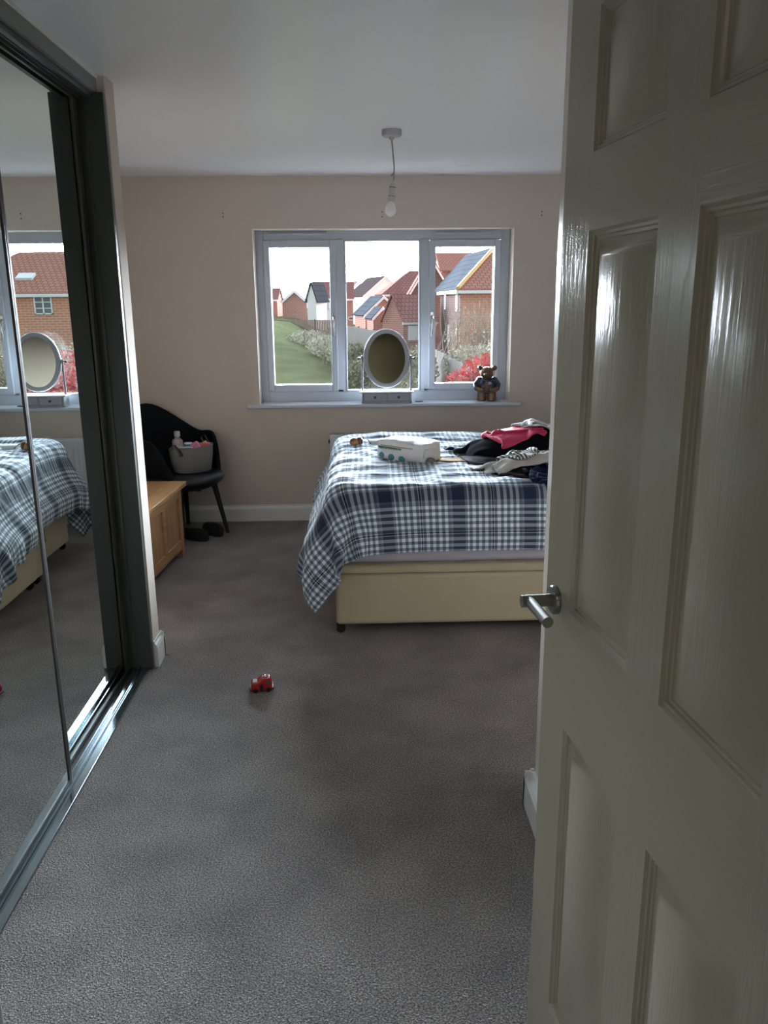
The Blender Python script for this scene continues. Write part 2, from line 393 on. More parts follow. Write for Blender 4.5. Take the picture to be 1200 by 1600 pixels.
def sash(x0, x1, z0, z1, g, hx):
    b = MB(); w = .046
    frame_rect(b, x0, x1, z0, z1, w, w, w, w, -.018, .05)
    s_ = b.build('window_sash', M['upvc'], win, bevel=.006)
    q = MB(); q.box(x0+w-.004, x1-w+.004, .02, .026, z0+w-.004, z1-w+.004); q.build('window_pane', M['glass'], s_)
    q = MB(); q.box(hx-.011, hx+.011, -.026, -.018, 1.40, 1.50); q.tube([(hx, -.026, 1.47), (hx, -.05, 1.468), (hx, -.052, 1.45), (hx-.002, -.046, 1.33)], [.009, .009, .009, .006], 10)
    h = q.build('window_handle', M['chrome'], s_, bevel=.002); h['label'] = 'silver lever handle'
    q = MB(); q.ball((hx, -.052, 1.465), .006); q.build('handle_lock', M['black_plastic'], h)
sash(-.651, -.138, .942, 1.995, 0, -.160); sash(.525, 1.039, .942, 1.993, 0, .546)
q = MB(); q.box(-.085, .470, .02, .026, .918, 2.02); q.build('window_pane', M['glass'], win)
b = MB(); frame_rect(b, -.079, .465, .934, 1.999, .010, .012, .012, .012, -.004, .02); b.build('glazing_bead', M['upvc'], win, bevel=.003)
for x0, x1 in ((-.61, -.20), (.57, .98)):
    b = MB(); b.box(x0, x1, -.018, 0, 2.030, 2.048); b.box(x0+.01, x1-.01, -.024, -.018, 2.034, 2.043); b.build('trickle_vent', M['upvc'], win, bevel=.002)
b = MB(); b.prism([(-.795, 5.812), (1.185, 5.812), (1.185, 5.857), (1.10, 5.857), (1.10, 6.02), (-.702, 6.02), (-.702, 5.857), (-.795, 5.857)], .838, .864, 'z')
sl = struct(b.build('trim_2', M['sill'], bevel=.008, segs=3))

# ------------------------------------------------------------------ sliding mirrored wardrobe
W0, W1 = .66, 3.36
war = thing('sliding_wardrobe', 'built-in wardrobe with sliding mirror doors in a dark grey metal surround', 'wardrobe', (-1.0, W0, 0))
def wl2(x): return x+1.0
def part(b, name, m, parent=war, off=(1.0, -W0, 0), **k):
    b.v = [(p[0]+off[0], p[1]+off[1], p[2]+off[2]) for p in b.v]
    return b.build(name, m, parent, **k)
b = MB(); b.box(-1.10, -.944, W0, W1, 0.001, .006); b.box(-.976, -.944, W0, W1, .006, .013)
part(b, 'bottom_track', M['track'], bevel=.001)
b = MB(); b.box(-1.034, -1.004, W0, W1, .006, .010); part(b, 'track_channel', M['groove'])
b = MB(); b.box(-.982, -.977, W0, W1, .006, .022); b.box(-1.003, -.9995, W0, W1, .006, .020); b.box(-1.038, -1.035, W0, W1, .006, .018); part(b, 'track_rail', M['track'])
b = MB(); b.box(-.972, -.957, W0, W1, 2.338, 2.399); part(b, 'fascia', M['fascia'])
b = MB(); b.box(-.959, -.952, W0, W1, 2.388, 2.399); part(b, 'cornice_bead', M['white_gloss'])
b = MB(); b.box(-1.14, -.972, W0, W1, 2.36, 2.399); b.box(-.990, -.972, W0, W1, 2.318, 2.36); b.box(-1.012, -1.004, W0, W1, 2.325, 2.36); b.box(-1.018, -1.014, W0, W1, 2.315, 2.36)
part(b, 'top_track', M['dark_metal'], bevel=.001)
b = MB(); b.box(-1.12, -.928, 3.332, 3.361, 0.001, 2.338); part(b, 'side_liner', M['dark_metal'], bevel=.002)
b = MB(); b.box(-1.005, -.997, 3.318, 3.332, .012, 2.338); part(b, 'liner_rib', M['stile'])
b = MB(); b.box(XL+.01, -1.14, W0, W1, 0, .03); b.box(XL+.01, -1.14, W0, W1, 2.34, 2.38); b.box(XL+.01, -1.12, W0-.01, W0+.02, 0, 2.39); part(b, 'carcass', M['groove'])
def mdoor(xm, y0, y1, z0, z1, st=.03, rl=.012):
    b = MB()
    x0, x1 = xm-.022, xm+.004
    b.box(x0, x1, y0, y0+st, z0, z1); b.box(x0, x1, y1-st, y1, z0, z1)
    b.box(x0, x1, y0+st, y1-st, z1-.03, z1)
    f = part(b, 'mirrored_door', M['stile'], bevel=.002)
    b = MB(); b.box(x0, x1-.001, y0+st, y1-st, z0, z0+rl); part(b, 'bottom_rail', M['dark_metal'], f)
    b = MB(); b.box(xm-.006, xm, y0+st-.002, y1-st+.002, z0+rl-.002, z1-.028); part(b, 'mirror', M['mirror'], f)
    b = MB(); b.box(x1-.001, x1+.0008, y1-st*.62, y1-st*.42, z0, z1); part(b, 'stile_groove', M['groove'], f)
    return f
mdoor(-1.030, 2.36, 3.322, .014, 2.338, .05)
mdoor(-.986, 1.42, 2.450, .016, 2.335, .026, .022)
mdoor(-1.030, .68, 1.50, .014, 2.338, .03)

# ------------------------------------------------------------------ open panelled door
DW, DH = .826, 2.10
door = thing('door_1', 'white gloss six-panel door standing open at the right', None, (.352, 1.44, .008), math.atan2(-.755, .076), structure=True)
PX = [(.125, .361), (.465, .701)]; PZ = [(.195, .812), (1.038, 1.672), (1.785, 1.985)]
b = MB()
def quad(x0, x1, z0, z1, y, vert=True):
    pts = [(x0, y, z0), (x1, y, z0), (x1, y, z1), (x0, y, z1)]
    b.face(pts, [(p[0], p[2]) if vert else (p[2]+3.3, p[0]+1.7) for p in pts])
xs = [0, .125, .361, .465, .701, DW]
for i in (0, 2, 4): quad(xs[i], xs[i+1], 0, DH, 0)
zz = [0, .195, .812, 1.038, 1.672, 1.785, 1.985, DH]
for k in (1, 3):
    for j in (0, 2, 4, 6): quad(xs[k], xs[k+1], zz[j], zz[j+1], 0, False)
def panel(x0, x1, z0, z1):
    loops = [(0, 0), (.004, .005), (.008, .0055), (.010, .009), (.014, .0095), (.016, .012), (.022, .012), (.042, .003)]
    prev = None
    for ins, dep in loops:
        cur = [(x0+ins, dep, z0+ins), (x1-ins, dep, z0+ins), (x1-ins, dep, z1-ins), (x0+ins, dep, z1-ins)]
        if prev:
            for i in range(4):
                j = (i+1) % 4; pts = [prev[i], prev[j], cur[j], cur[i]]
                b.face(pts, [(p[0], p[2]) if i in (1, 3) else (p[2]+3.3, p[0]+1.7) for p in pts])
        prev = cur
    b.face(prev, [(p[0]+5, p[2]*.8) for p in prev])
for x0, x1 in PX:
    for z0, z1 in PZ: panel(x0, x1, z0, z1)
# edges and back
T = .038
for pts in ([(0, 0, 0), (0, 0, DH), (0, T, DH), (0, T, 0)], [(DW, 0, 0), (DW, T, 0), (DW, T, DH), (DW, 0, DH)],
            [(0, T, 0), (0, T, DH), (DW, T, DH), (DW, T, 0)], [(0, 0, 0), (0, T, 0), (DW, T, 0), (DW, 0, 0)], [(0, 0, DH), (DW, 0, DH), (DW, T, DH), (0, T, DH)]):
    b.face(pts)
dl = b.build('door_leaf', M['door'], door)
# keep hard normals, then round only the free edge
bm = bmesh.new(); bm.from_mesh(dl.data)
ed = [e for e in bm.edges if all(abs(v.co.x) < 1e-5 and abs(v.co.y) < 1e-5 for v in e.verts)]
bmesh.ops.bevel(bm, geom=ed, offset=.0045, segments=3, affect='EDGES'); bm.to_mesh(dl.data); bm.free()
for p in dl.data.polygons: p.use_smooth = True
dl.data.set_sharp_from_angle(angle=math.radians(25))
hz = 1.037
for sgn, nm in ((-1, 'door_handle'), (1, 'door_handle')):
    y0 = 0 if sgn < 0 else T
    b = MB()
    prof = [(.0265, 0), (.0265, .007), (.025, .0095), (0.001, .0095)]
    b.lathe([(r, y0+sgn*z) for r, z in prof], (.060, 0, hz), 32, 'y')
    b.tube([(.060, y0+sgn*.008, hz), (.060, y0+sgn*.066, hz)], .0115, 20)
    b.tube([(.053, y0+sgn*.052, hz+.001), (.165, y0+sgn*.052, hz+.001)], .0098, 20)
    h = b.build(nm, M['steel'], door, smooth=True, angle=35)
    h['label'] = 'brushed steel lever handle on a round rose'

# ------------------------------------------------------------------ cloth solver (position based)
def drape(nx, ny, ds, pos, collide, steps=120, iters=8, stretch=1.0, bend=.15, damp=.96, g=.0009, fric=.5):
    P = pos.reshape(nx, ny, 3).astype(float).copy(); V = np.zeros_like(P)
    def con(a, b_, L, k):
        d = b_-a; ln = np.sqrt((d**2).sum(-1, keepdims=True))+1e-9
        c = d*((ln-L)/ln)*(.5*k); a += c; b_ -= c
    for st in range(steps):
        old = P.copy(); V *= damp; V[..., 2] -= g; P += V
        for it in range(iters):
            for o in (0, 1):
                e = (nx-o)//2*2
                con(P[o:o+e:2][:, :], P[o+1:o+e:2][:, :] if False else P[o+1:o+1+e:2][:P[o:o+e:2].shape[0]], ds, stretch) if P[o+1:o+1+e:2].shape[0] == P[o:o+e:2].shape[0] else con(P[o:o+e:2][:P[o+1:o+1+e:2].shape[0]], P[o+1:o+1+e:2], ds, stretch)
                A = P[:, o::2]; B = P[:, o+1::2]; m = min(A.shape[1], B.shape[1]); con(A[:, :m], B[:, :m], ds, stretch)
            for o in (0, 1):
                A = P[o::2, :-1]; B = P[o+1::2, 1:]; m = min(A.shape[0], B.shape[0]); con(A[:m], B[:m], ds*1.4142, .5)
                A = P[o::2, 1:]; B = P[o+1::2, :-1]; m = min(A.shape[0], B.shape[0]); con(A[:m], B[:m], ds*1.4142, .5)
            for o in (0, 1, 2, 3):
                A = P[o::4]; B = P[o+2::4]; m = min(A.shape[0], B.shape[0]); con(A[:m], B[:m], ds*2, bend)
                A = P[:, o::4]; B = P[:, o+2::4]; m = min(A.shape[1], B.shape[1]); con(A[:, :m], B[:, :m], ds*2, bend)
            flat = P.reshape(-1, 3); hit = collide(flat)
        V = P-old
        Vf = V.reshape(-1, 3); Vf[hit] *= (1-fric)
        sp = np.sqrt((Vf**2).sum(-1, keepdims=True)); Vf *= np.minimum(1, .03/(sp+1e-9))
    return P
def grid_obj(name, P, m, parent=None, origin=(0, 0, 0), uv=None, thick=.004, sub=1):
    nx, ny = P.shape[:2]; b = MB()
    vs = (P.reshape(-1, 3)-np.array(origin)).tolist()
    me = bpy.data.meshes.new(name)
    me.from_pydata(vs, [], [(i*ny+j, (i+1)*ny+j, (i+1)*ny+j+1, i*ny+j+1) for i in range(nx-1) for j in range(ny-1)])
    L = me.uv_layers.new(name='UVMap')
    if uv is not None:
        U = uv.reshape(-1, 2)
        for lp in me.loops: L.data[lp.index].uv = tuple(U[lp.vertex_index])
    me.materials.append(m)
    for p in me.polygons: p.use_smooth = True
    o = bpy.data.objects.new(name, me); COL.objects.link(o); o.parent = parent; o.location = origin if parent is None else (0, 0, 0)
    if thick:
        s_ = o.modifiers.new('thick', 'SOLIDIFY'); s_.thickness = thick; s_.offset = 0
    if sub:
        q = o.modifiers.new('sub', 'SUBSURF'); q.levels = sub; q.render_levels = sub
    return o

# ------------------------------------------------------------------ bed
BX0, BX1, BY0, BY1 = -.12, 1.90, 3.69, 5.25
bed = thing('divan_bed', 'cream fabric divan bed base on black castors under the checked duvet', 'bed', (.9, 4.47, 0))
def bp(lst, name, m, bevel=.02, parent=bed, **k):
    return boxes(name, [(x0-.9, x1-.9, y0-4.47, y1-4.47, z0, z1) for x0, x1, y0, y1, z0, z1 in lst], m, parent, bevel=bevel, **k)
bp([(BX0, BX1, BY0, 4.468, .045, .302)], 'divan_base', M['divan'], .018, segs=3)
bp([(BX0, BX1, 4.472, BY1, .045, .302)], 'divan_base', M['divan'], .018, segs=3)
bp([(BX0+.002, BX1, BY0+.002, BY1, .304, .348)], 'lid', M['divan'], .010)
bp([(BX0+.05, BX1-.05, BY0+.05, BY1-.05, .035, .05)], 'base_lining', M['dark'], 0)
for (x, y) in ((-.100, 3.712), (-.085, 4.42), (-.085, 4.52), (-.085, 5.20), (1.8, 3.74), (1.8, 5.2)):
    b = MB(); b.lathe([(.016, .035), (.022, .03), (.022, .045)], (x-.9, y-4.47, 0), 14)
    b.lathe([(.012, -.014), (.0225, -.010), (.0225, .010), (.012, .014)], (x-.9, y-4.47, .0228), 18, 'y')
    b.build('castor', M['castor'], bed, smooth=True)
for y in (4.02, 4.78):
    b = MB()
    for dy, ln in ((-.02, .17), (.03, .19)):
        b.tube([(BX0-.904, y-4.47, .40), (BX0-.912, y+dy*.4-4.47, .34), (BX0-.91, y+dy-4.47, .36-ln)], [.010, .013, .016], 8, flat=.4)
    b.build('pull_strap', mat('tan_strap', (.16, .13, .08), .8), bed, smooth=True)
mt = boxes('mattress', [(BX0+.015-.9, BX1-.9, BY0+.015-4.47, BY1-.015-4.47, 0, .30)], M['sheet'], None, bevel=.045, segs=4)
mt.location = (.9, 4.47, .3485); tag(mt, 'thick mattress in a pale lilac-white fitted sheet on the divan bed', 'mattress')

ds = .022
rx0, ry0 = -.45, 3.43; nx = int((2.06-rx0)/ds)+1; ny = int((5.62-ry0)/ds)+1
X, Y = np.meshgrid(rx0+np.arange(nx)*ds, ry0+np.arange(ny)*ds, indexing='ij')
P0 = np.stack([X, Y, np.full_like(X, .745)], -1)
P0[..., 2] += .004*np.sin(X*9)*np.sin(Y*7)
def bedcol(p):
    R = .105; z = p[:, 2]
    fl = np.clip(.60-z, 0, .4)
    lx = -.06-.58*np.minimum(fl, .17); fy = BY0+.065-.22*fl; by = BY1-.05+.15*fl
    c = np.stack([np.maximum(p[:, 0], lx), np.clip(p[:, 1], fy, by), np.minimum(z, .622)], -1)
    d = p-c; ln = np.sqrt((d**2).sum(-1)); inside = ln < 1e-6
    hit = ln < R
    ins = hit & ~inside
    p[ins] = c[ins]+d[ins]/ln[ins, None]*R
    if inside.any():
        q = p[inside]; t = q.copy()
        dl_ = q[:, 0]-lx[inside]; df = q[:, 1]-fy[inside]; dz = .622-q[:, 2]; db = by[inside]-q[:, 1]
        k = np.argmin(np.stack([dl_, df, dz, db]), 0)
        t[k == 0, 0] -= dl_[k == 0]+R; t[k == 1, 1] -= df[k == 1]+R; t[k == 2, 2] += dz[k == 2]+R; t[k == 3, 1] += db[k == 3]+R
        p[inside] = t
    fx = p[:, 2] < .02; p[fx, 2] = .02
    return hit
PD = drape(nx, ny, ds, P0, bedcol, steps=150, iters=7, bend=.22)
# normals and wrinkles
def normals(P):
    a = np.gradient(P, axis=0); b_ = np.gradient(P, axis=1); n_ = np.cross(a, b_); return n_/(np.linalg.norm(n_, axis=-1, keepdims=True)+1e-9)
N_ = normals(PD)
wr = np.zeros((nx, ny))
for i in range(nx):
    for j in range(ny):
        u, v = X[i, j], Y[i, j]
        a = noise.noise(Vector((u*2.2, v*2.6, 0)))
        ridge = 1-abs(noise.noise(Vector((u*2.3+a, v*9+a*1.5, 4))))*2.2
        r2 = 1-abs(noise.noise(Vector((u*7+a, v*5, 9))))*2.2
        top = 1 if PD[i, j, 2] > .68 else .5
        wr[i, j] = .012*a+top*(.016*max(0, ridge)**2+.006*max(0, r2)**2)
edge = np.minimum.reduce([np.arange(nx)[:, None]*np.ones((1, ny)), np.ones((nx, 1))*np.arange(ny)[None, :], np.ones((nx, 1))*(ny-1-np.arange(ny))[None, :]])
wr -= .016*np.exp(-(edge/2.0)**2)
PD = PD+N_*wr[..., None]
M['duvet'] = plaid('checked_duvet_cotton', 0, 0)
duvet = grid_obj('duvet', PD, M['duvet'], None, (.9, 4.47, .7), np.stack([X, Y], -1), .014, 1)
tag(duvet, 'blue, grey and white checked duvet draped over the bed', 'duvet')
def phase(target_axis_val, fn):
    return fn
# put a navy stripe of the weave where the photo has it
nv = duvet.data
jf = int((3.56-ry0)/ds)
k_u = np.argmin(np.abs(PD[:, jf, 0]-.13)); u_b = X[k_u, 0]
k_v = np.argmin(np.abs(PD[int(nx*.45), :ny//3, 2]-.700)); v_b = Y[0, k_v]
for nd in M['duvet'].node_tree.nodes:
    if nd.type == 'MATH' and nd.operation == 'MULTIPLY_ADD':
        src = nd.inputs[0].links[0].from_socket.name
        nd.inputs[2].default_value = (.0825-(u_b if src == 'X' else v_b)/PLAID_P) % 1.0+10
print('duvet corner', PD[0, 0], 'hem front', PD[nx//2, 0], 'hem left', PD[0, ny//3], PD[0, ny//2])

# ---- height field over the bed for things thrown on it
HX0, HY0, HD = .3, 3.55, .015; HN, HM = 120, 110
Hf = np.full((HN, HM), .0)
def hadd(P, t=.006):
    ii = ((P[..., 0]-HX0)/HD).astype(int).ravel(); jj = ((P[..., 1]-HY0)/HD).astype(int).ravel(); zz_ = P[..., 2].ravel()+t
    ok = (ii >= 0) & (ii < HN) & (jj >= 0) & (jj < HM)
    for di in (0, 1):
        for dj in (0, 1):
            a, b_ = np.clip(ii[ok]+di, 0, HN-1), np.clip(jj[ok]+dj, 0, HM-1); np.maximum.at(Hf, (a, b_), zz_[ok])
hadd(PD, .008); 
for _ in range(2):
    Hf[1:-1, 1:-1] = np.maximum(Hf[1:-1, 1:-1], (Hf[:-2, 1:-1]+Hf[2:, 1:-1]+Hf[1:-1, :-2]+Hf[1:-1, 2:])/4)
def hcol(p):
    fi = np.clip((p[:, 0]-HX0)/HD, 0, HN-1.001); fj = np.clip((p[:, 1]-HY0)/HD, 0, HM-1.001)
    i = fi.astype(int); j = fj.astype(int); a = fi-i; b_ = fj-j
    h = Hf[i, j]*(1-a)*(1-b_)+Hf[i+1, j]*a*(1-b_)+Hf[i, j+1]*(1-a)*b_+Hf[i+1, j+1]*a*b_
    hit = p[:, 2] < h; p[hit, 2] = h[hit]; return hit
def garment(name, label, cat, m, cx, cy, w_, d_, rot, z, comp=(.8, .8), seed=1, thick=.006, bump=.03, dsg=.018, steps=60, mask=None, freq=7):
    gx, gy = int(w_/dsg)+1, int(d_/dsg)+1
    u, v = np.meshgrid(np.linspace(-.5, .5, gx), np.linspace(-.5, .5, gy), indexing='ij')
    if mask: sc_ = mask(v+.5)
    else: sc_ = 1.0
    lx = u*w_*comp[0]*sc_; ly = v*d_*comp[1]
    c_, s2 = math.cos(rot), math.sin(rot)
    px = cx+lx*c_-ly*s2; py = cy+lx*s2+ly*c_
    rs = random.Random(seed); a1, a2, a3 = rs.random()*6, rs.random()*6, rs.random()*6
    pz = z+bump*np.sin(u*freq*2+a1+v*3)+bump*np.sin(v*freq*1.6+a2+u*2.5)+.4*bump*np.sin((u+v)*freq*4+a3)
    P = drape(gx, gy, dsg, np.stack([px, py, pz], -1), hcol, steps=steps, iters=6, bend=.05, g=.0012, fric=.7)
    # smooth
    hadd(P, thick)
    o = grid_obj(name, P, m, None, (cx, cy, z), np.stack([(u+.5)*w_, (v+.5)*d_], -1), thick, 1)
    return tag(o, label, cat)
def mound(cx, cy, rx, ry, z0, hgt):
    for i in range(HN):
        for j in range(HM):
            x = (HX0+i*HD-cx)/rx; y = (HY0+j*HD-cy)/ry; q = 1-x*x-y*y
            if q > 0: Hf[i, j] = max(Hf[i, j], z0+hgt*math.sqrt(q))
def knit(name, a, b_, sc):
    m = mat(name, a, .9); n, l, bs = nodes(m)
    t = n.new('ShaderNodeTexCoord'); wv = n.new('ShaderNodeTexWave'); wv.inputs['Scale'].default_value = sc; wv.inputs['Distortion'].default_value = .6
    l.new(t.outputs['UV'], wv.inputs['Vector']); r = ramp(n, [(.35, a), (.65, b_)]); l.new(wv.outputs[0], r.inputs[0]); l.new(r.outputs[0], bs.inputs['Base Color'])
    return m
def cloth(name, c, rough=.9): return mat(name, c, rough, bump=(60, .3, .004), vary=.15, vscale=14, spec=.04 if max(c) < .06 else .2)
garment('trousers', 'mustard yellow trousers with one leg trailing flat across the duvet', 'trousers', cloth('mustard_cotton', (.26, .135, .022)), .66, 4.22, .13, .50, 1.20, .80, (.7, .95), 3, bump=.012)
garment('cardigan', 'charcoal crumpled garment lying at the front foot of the clothes heap', 'clothes', cloth('charcoal_jersey', (.022, .022, .025)), .84, 3.93, .46, .34, .3, .83, (.62, .62), 4, bump=.05, dsg=.014)
garment('jumper', 'navy blue jumper hanging over the front edge of the bed', 'jumper', cloth('navy_wool', (.008, .016, .042)), 1.00, 3.80, .50, .44, .1, .88, (.66, .66), 5, bump=.05, dsg=.014)
mound(1.02, 4.44, .42, .25, .74, .15)
garment('hoodie', 'large black hooded top domed over the back of the clothes heap', 'hoodie', cloth('black_fleece', (.006, .006, .009)), 1.03, 4.47, 1.10, .62, .12, 1.04, (.82, .74), 9, bump=.04)
mound(1.06, 4.08, .32, .16, .74, .07)
garment('shirt', 'white and grey crumpled shirt across the middle of the clothes heap', 'shirt', cloth('off_white_cotton', (.42, .41, .39)), .90, 4.04, .86, .34, .14, .95, (.62, .60), 6, bump=.06, dsg=.014)
garment('scarf', 'pale folded sleeve-like strip of cloth along the front of the white shirt', 'scarf', cloth('cream_cotton', (.48, .46, .42)), .95, 3.98, .60, .10, .22, 1.0, (.85, .7), 16, bump=.02, dsg=.014)
garment('top', 'small black and white striped knitted top on the white shirt', 'top', knit('striped_knit', (.03, .03, .03), (.5, .49, .46), 17), .82, 4.06, .32, .28, .5, 1.0, (.66, .62), 8, bump=.05, dsg=.014)
garment('t_shirt', 'bright pink t-shirt on top of the black hooded top', 't-shirt', cloth('pink_cotton', (.55, .045, .11), .7), .86, 4.38, .42, .32, .2, 1.05, (.66, .66), 12, bump=.045, dsg=.014)
garment('blouse', 'pale grey blouse on the very top of the clothes heap beside the pink t-shirt', 'blouse', cloth('pale_grey_cotton', (.42, .42, .42)), 1.04, 4.46, .50, .38, -.2, 1.08, (.62, .62), 14, bump=.05, dsg=.014)

# ---- pack of nappies
pk = thing('nappy_pack', 'white plastic nappy pack with green lettering band standing on the duvet', 'nappy pack', (.275, 4.36, .713), math.radians(-43))
b = MB(); b.box(-.155, .155, -.085, .085, 0, .128)
o = b.build('pack_body', mat('white_film', (.66, .66, .66), .28, spec=.6, bump=(14, .5, .01)), pk)
bm = bmesh.new(); bm.from_mesh(o.data); bmesh.ops.subdivide_edges(bm, edges=bm.edges, cuts=9, use_grid_fill=True)
for v_ in bm.verts:
    x, y, z = v_.co; fx, fy, fz = x/.155, y/.085, (z-.064)/.064
    puff = (1-fx**4)*(1-fy**4)
    c = v_.co.copy()
    if abs(fz) > .99 and z > .05: c.z += .016*puff
    if abs(fy) > .99: c.y += math.copysign(.012*(1-fx**4)*(1-fz**2), y)
    if abs(fx) > .99: c.x += math.copysign(.010*(1-fy**4)*(1-fz**2), x)
    c += Vector([noise.noise(v_.co*22+Vector((k*7, 0, 0)))*.006 for k in range(3)])
    v_.co = c
bm.to_mesh(o.data); bm.free()
for p in o.data.polygons: p.use_smooth = True
b_ = o.modifiers.new('b', 'BEVEL'); b_.width = .006; b_.segments = 3; b_.angle_limit = .6
s_ = o.modifiers.new('s', 'SUBSURF'); s_.levels = s_.render_levels = 1
b = MB(); b.prism([(-.06, 0), (.07, .004), (.055, .05), (-.05, .045)], -.006, .006, 'y'); q = b.build('folded_flap', mat('white_film_flap', (.62, .62, .62), .35), pk, bevel=.003)
q.location = (.162, -.02, .055); q.rotation_euler = (0, .1, PI/2+.1)
teal = mat('teal_print', (.03, .20, .22), .35); grn = mat('green_print', (.03, .16, .12), .35)
for k, x in enumerate((-.115, -.045, .03)):
    b = MB(); b.lathe([(.017, -.0025), (.017, .0025)], (x, -.0985+.006*abs(x)/.1, .048-.003*k), 20, 'y', sx=1.15); b.build('printed_badge', teal, pk)
b = MB()
for k in range(13):
    x = -.135+k*.0125; b.prism([(x, .094), (x+.011, .094), (x+.0055, .084)], -.097, -.092, 'y')
b.box(-.14, .03, -.095, -.091, .094, .098); b.build('printed_band', grn, pk)
b = MB(); b.box(-.12, .10, -.096, -.091, .101, .106); b.build('printed_line', mat('tan_print', (.45, .28, .20), .4), pk)
b = MB(); b.prism([(-.13, -.05), (-.04, -.06), (-.02, -.01), (-.10, .04)], .128, .1305, 'z'); b.build('printed_swoosh', mat('pale_teal_print', (.25, .55, .52), .3), pk)

t = thing('toy', 'small glossy brown and tan two-lobed toy on the left of the duvet', 'toy', (-.018, 4.80, .730), .3)
b = MB(); b.ball((0, 0, .028), (.034, .028, .030), rot=Matrix.Rotation(.3, 3, 'Y')); b.build('body', mat('tan_glaze', (.34, .19, .06), .3, vary=.4, vscale=30), t, smooth=True)
b = MB(); b.ball((.022, -.006, .034), (.024, .022, .028)); b.ball((-.012, -.004, .042), (.020, .02, .018)); b.build('cap', mat('brown_glaze', (.13, .055, .02), .3, vary=.4, vscale=40), t, smooth=True)
t = thing('paper_tissue', 'white folded tissue lying between the brown toy and the nappy pack', 'tissue', (.10, 4.84, .735), -.25)
b = MB(); b.prism([(-.06, .03), (.0, .05), (.075, .02), (.06, -.03), (-.01, -.035)], 0, .012, 'z'); b.prism([(-.05, .02), (.06, .03), (.05, -.01), (-.03, -.02)], .014, .030, 'z')
b.build('tissue_layers', mat('tissue_white', (.75, .78, .80), .9), t, bevel=.004)
b = MB(); b.tube([(-.065, .035, .034), (-.04, .0, .03), (-.02, -.03, .012)], .003, 8); b.build('ribbon', mat('brown_ribbon', (.08, .04, .02), .6), t)
t = thing('sock_bundle', 'grey knotted sock lying in front of the nappy pack', 'sock', (.33, 4.22, .725), .1)
gs = mat('grey_sock_knit', (.20, .20, .19), .9, bump=(80, .6, .004), vary=.3, vscale=60)
b = MB(); b.ball((.05, .0, .022), (.032, .026, .024)); b.ball((.03, .012, .018), (.026, .022, .018)); b.build('knot', gs, t, smooth=True)
b = MB(); b.tube([(.03, 0, .018), (-.04, .01, .014), (-.12, .03, .012), (-.19, .045, .012)], [.014, .012, .014, .006], 10, flat=.6); b.build('sock_leg', gs, t, smooth=True)

# ------------------------------------------------------------------ radiator
rad = thing('radiator', 'white panel radiator on the back wall behind the bed', 'radiator', (.18, 5.80, .18))
b = MB(); b.box(-.38, .38, -.05, -.035, 0, .46)
for k in range(19): b.prism([(-.345+k*.0365, -.05), (-.338+k*.0365, -.056), (-.325+k*.0365, -.056), (-.318+k*.0365, -.05)], .03, .41, 'z')
b.build('front_panel', M['radiator'], rad, bevel=.003)
b = MB(); b.box(-.38, .38, .03, .04, 0, .46); b.build('rear_panel', M['radiator'], rad)
for x0 in (-.384, .372):
    b = MB(); b.box(x0, x0+.012, -.045, .035, .005, .472); b.build('side_cover', M['radiator'], rad, bevel=.002)
b = MB(); b.box(-.38, .38, -.047, -.038, .458, .474); b.box(-.38, .38, .028, .037, .458, .474)
for k in range(62): b.box(-.375+k*.0122, -.369+k*.0122, -.04, .03, .466, .473)
b.build('top_grille', M['radiator'], rad)
b = MB(); b.tube([(-.395, -.01, .02), (-.43, -.01, .02)], .012, 12); b.tube([(-.425, -.01, -.178), (-.425, -.01, .05)], .0085, 10); b.lathe([(.016, .03), (.019, .035), (.019, .07), (.012, .078)], (-.425, -.01, 0), 16)
b.build('valve', M['black_plastic'], rad, smooth=True)
b = MB(); b.tube([(-.395, -.01, .42), (-.38, -.01, .42)], .014, 12); b.build('bleed_plug', M['black_plastic'], rad, smooth=True)

# ------------------------------------------------------------------ vanity mirror on the sill
vm = thing('vanity_mirror', 'grey-white oval swivel mirror over a two-drawer box on the window sill', 'mirror', (.213, 5.905, .8645), -.03)
b = MB(); b.box(-.182, .182, -.062, .062, 0, .012); b.box(-.178, -.166, -.06, .06, .012, .072); b.box(.166, .178, -.06, .06, .012, .072); b.box(-.166, .166, -.05, .06, .012, .072); b.box(-.004, .004, -.06, -.05, .012, .072)
b.build('box', M['mirror_frame'], vm, bevel=.002)
b = MB(); b.box(-.195, .195, -.074, .068, .073, .085); b.build('box_top', mat('white_painted_top', (.72, .73, .75), .4), vm, bevel=.004)
for x0, x1 in ((-.164, -.006), (.006, .164)):
    b = MB(); b.box(x0, x1, -.062, -.051, .015, .070); d = b.build('drawer', M['mirror_frame'], vm, bevel=.002)
    b = MB(); b.lathe([(.004, 0), (.005, -.008), (.010, -.013), (.009, -.019), (.002, -.021)], ((x0+x1)/2, -.062, .043), 14, 'y'); b.build('knob', mat('pewter_knob', (.07, .07, .08), .35, metal=.8), d, smooth=True)
for s in (-1, 1):
    b = MB(); b.lathe([(.009, .085), (.0075, .09), (.007, .30), (.009, .305), (.009, .328), (.004, .334)], (s*.176, 0, 0), 14); p_ = b.build('post', mat('grey_post', (.22, .22, .23), .45), vm, smooth=True)
    b = MB(); b.tube([(s*.150, 0, .316), (s*.195, 0, .316)], .004, 10); b.ball((s*.200, 0, .316), .009); b.build('pivot_knob', mat('dark_pivot', (.06, .06, .065), .35, metal=.6), p_, smooth=True)
tilt = Matrix.Rotation(math.radians(-5), 3, 'X')
def ov(r1, r2, y, n_=48): return [(r1*math.cos(2*PI*k/n_), y, r2*math.sin(2*PI*k/n_)) for k in range(n_)]
b = MB(); cc = Vector((0, 0, .313))
